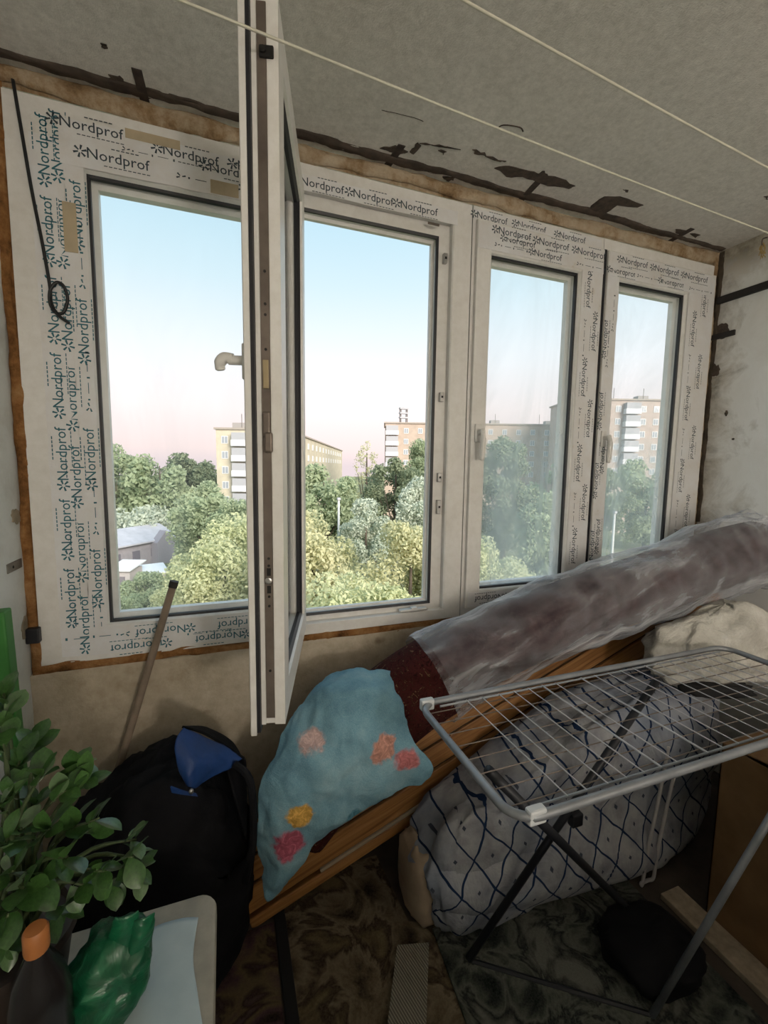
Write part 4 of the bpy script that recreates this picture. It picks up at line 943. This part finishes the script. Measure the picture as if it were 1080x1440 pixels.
BR = plain('pinkish_brick', (.46, .38, .33), .9, vs=.6); CRM = plain('cream_panel', (.56, .50, .38), .9, vs=.6); BR2 = plain('brown_brick', (.47, .38, .31), .9, vs=.6)
def zt_(px, py, depth): return ZC + (hor(px)-py)/FPX*depth
block('tall brick block of flats with white windows in the rightmost pane', od(800, 100).to_2d().to_3d(), od(1010, 100).to_2d().to_3d(), 14, zt_(900, 566, 100), BR, 6, 12, (4, 10))
block('long flat-roofed brown building behind the middle and smeared panes', od(540, 118), od(852, 118), 14, zt_(640, 598, 118), BR2, 5, 16, (0, 13))
cb_ = block('cream apartment block receding away left of centre with white balconies', od(305, 82), od(402, 82), 108, zt_(326, 605, 82), CRM, 5, 4, (1, 3))
for f in range(2):
    for k in range(16):
        inst('window', bpy.data.meshes['window.002' if 'window.002' in bpy.data.meshes else 'window'], cb_, M=Matrix.Translation((13.0, 5+6.4*k, zt_(326, 605, 82)-GZ-1.9-2.8*f)) @ Matrix.Rotation(R(90), 4, 'Z') @ Matrix.Diagonal((1.4, 1, 1, 1)))
# end wall of the cream block, a plain strip to its left is its gable: roof mast
rm = thing('roof_mast', 'small lattice mast on the roof of the long brown building', 'mast', od(566, 119, zt_(640, 598, 118)+.3))
for k in range(2):
    for s_ in (-.9, .9): MB().tube([(s_, k*.8, 0), (s_, k*.8, 4.0)], .12, 5).build('post', BARK, rm)
for z in (1.2, 2.4, 3.6): MB().box(-1.2, 1.2, -.1, .9, z, z+.4).build('panel', BALG, rm)

# barn and sheds
GREY = plain('grey_boards', (.30, .28, .30), .9, vs=1.5); ROOF = plain('grey_roof', (.46, .46, .50), .8, vs=.8); WHT = plain('white_sheet', (.85, .86, .88), .6)
a, b = od(140, 55), od(243, 66); dx = b-a; L = dx.length
bn = thing('barn', 'long grey barn with a pale sloping roof seen in the left pane', 'barn', (a.x, a.y, GZ), math.atan2(dx.y, dx.x))
MB().box(0, L, 0, 7, 0, 3.4).build('wall', GREY, bn)
MB().poly([(-.4, -.5, 3.3), (-.4, 3.5, 5.0), (-.4, 7.5, 3.3), (-.4, 7.5, 3.5), (-.4, 3.5, 5.25), (-.4, -.5, 3.5)], (L+.8, 0, 0)).build('roof', ROOF, bn)
MB().poly([(L*.62, -.05, 0), (L*.62+3.2, -.05, 0), (L*.62+3.2, -.05, 3.2), (L*.62+1.6, -.05, 4.8), (L*.62, -.05, 3.2)], (0, -1.2, 0)).build('gable', plain('gable_boards', (.26, .25, .28), .9), bn)
for k in range(3): MB().box(1.2+3*k, 2.3+3*k, -.12, .02, 1.2, 2.4).build('window', plain('barn_window', (.16, .15, .18), .4), bn)
for (p1_, p2_, d1, d2, h, lb) in ((148, 176, 47, 47, 2.7, 'white flat-roofed shed in front of the grey barn at the far left'), (183, 228, 49, 51, 1.6, 'low white sheet-roofed shed right of the flat-roofed one')):
    a, b = od(p1_, d1), od(p2_, d2); dx = b-a; L = dx.length
    s_ = thing('shed', lb, 'shed', (a.x, a.y, GZ), math.atan2(dx.y, dx.x))
    MB().box(0, L, 0, 2.5, 0, h).build('wall', plain('shed_wall', (.50, .46, .45), .9), s_)
    MB().box(L*.4, L*.75, -.06, .02, 0, h*.75).build('door', plain('shed_door', (.22, .20, .22), .8), s_)
    MB().poly([(-.3, -.4, h), (-.3, 2.9, h+.5), (-.3, 2.9, h+.62), (-.3, -.4, h+.14)], (L+.6, 0, 0)).build('roof', WHT, s_)
for (px, top, depth, lb) in ((476, 703, 40, 'pale lamp post rising among the trees in the middle opening'), (866, 722, 40, 'pale lamp post in the lower left of the rightmost pane')):
    b = od(px, depth, GZ); zt = zt_(px, top, depth)
    p = thing('lamp_post', lb, 'lamp post', b, 0, 'lamp posts outside'); MB().tube([(0, 0, 0), (0, 0, zt-GZ)], [.13, .10], 8).build('pole', plain('pale_concrete', (.62, .62, .60), .8), p, smooth=True)
    MB().cbox(-.16, .16, -.16, .16, zt-GZ-.02, zt-GZ+.22, .04).build('lamp_head', BALG, p)
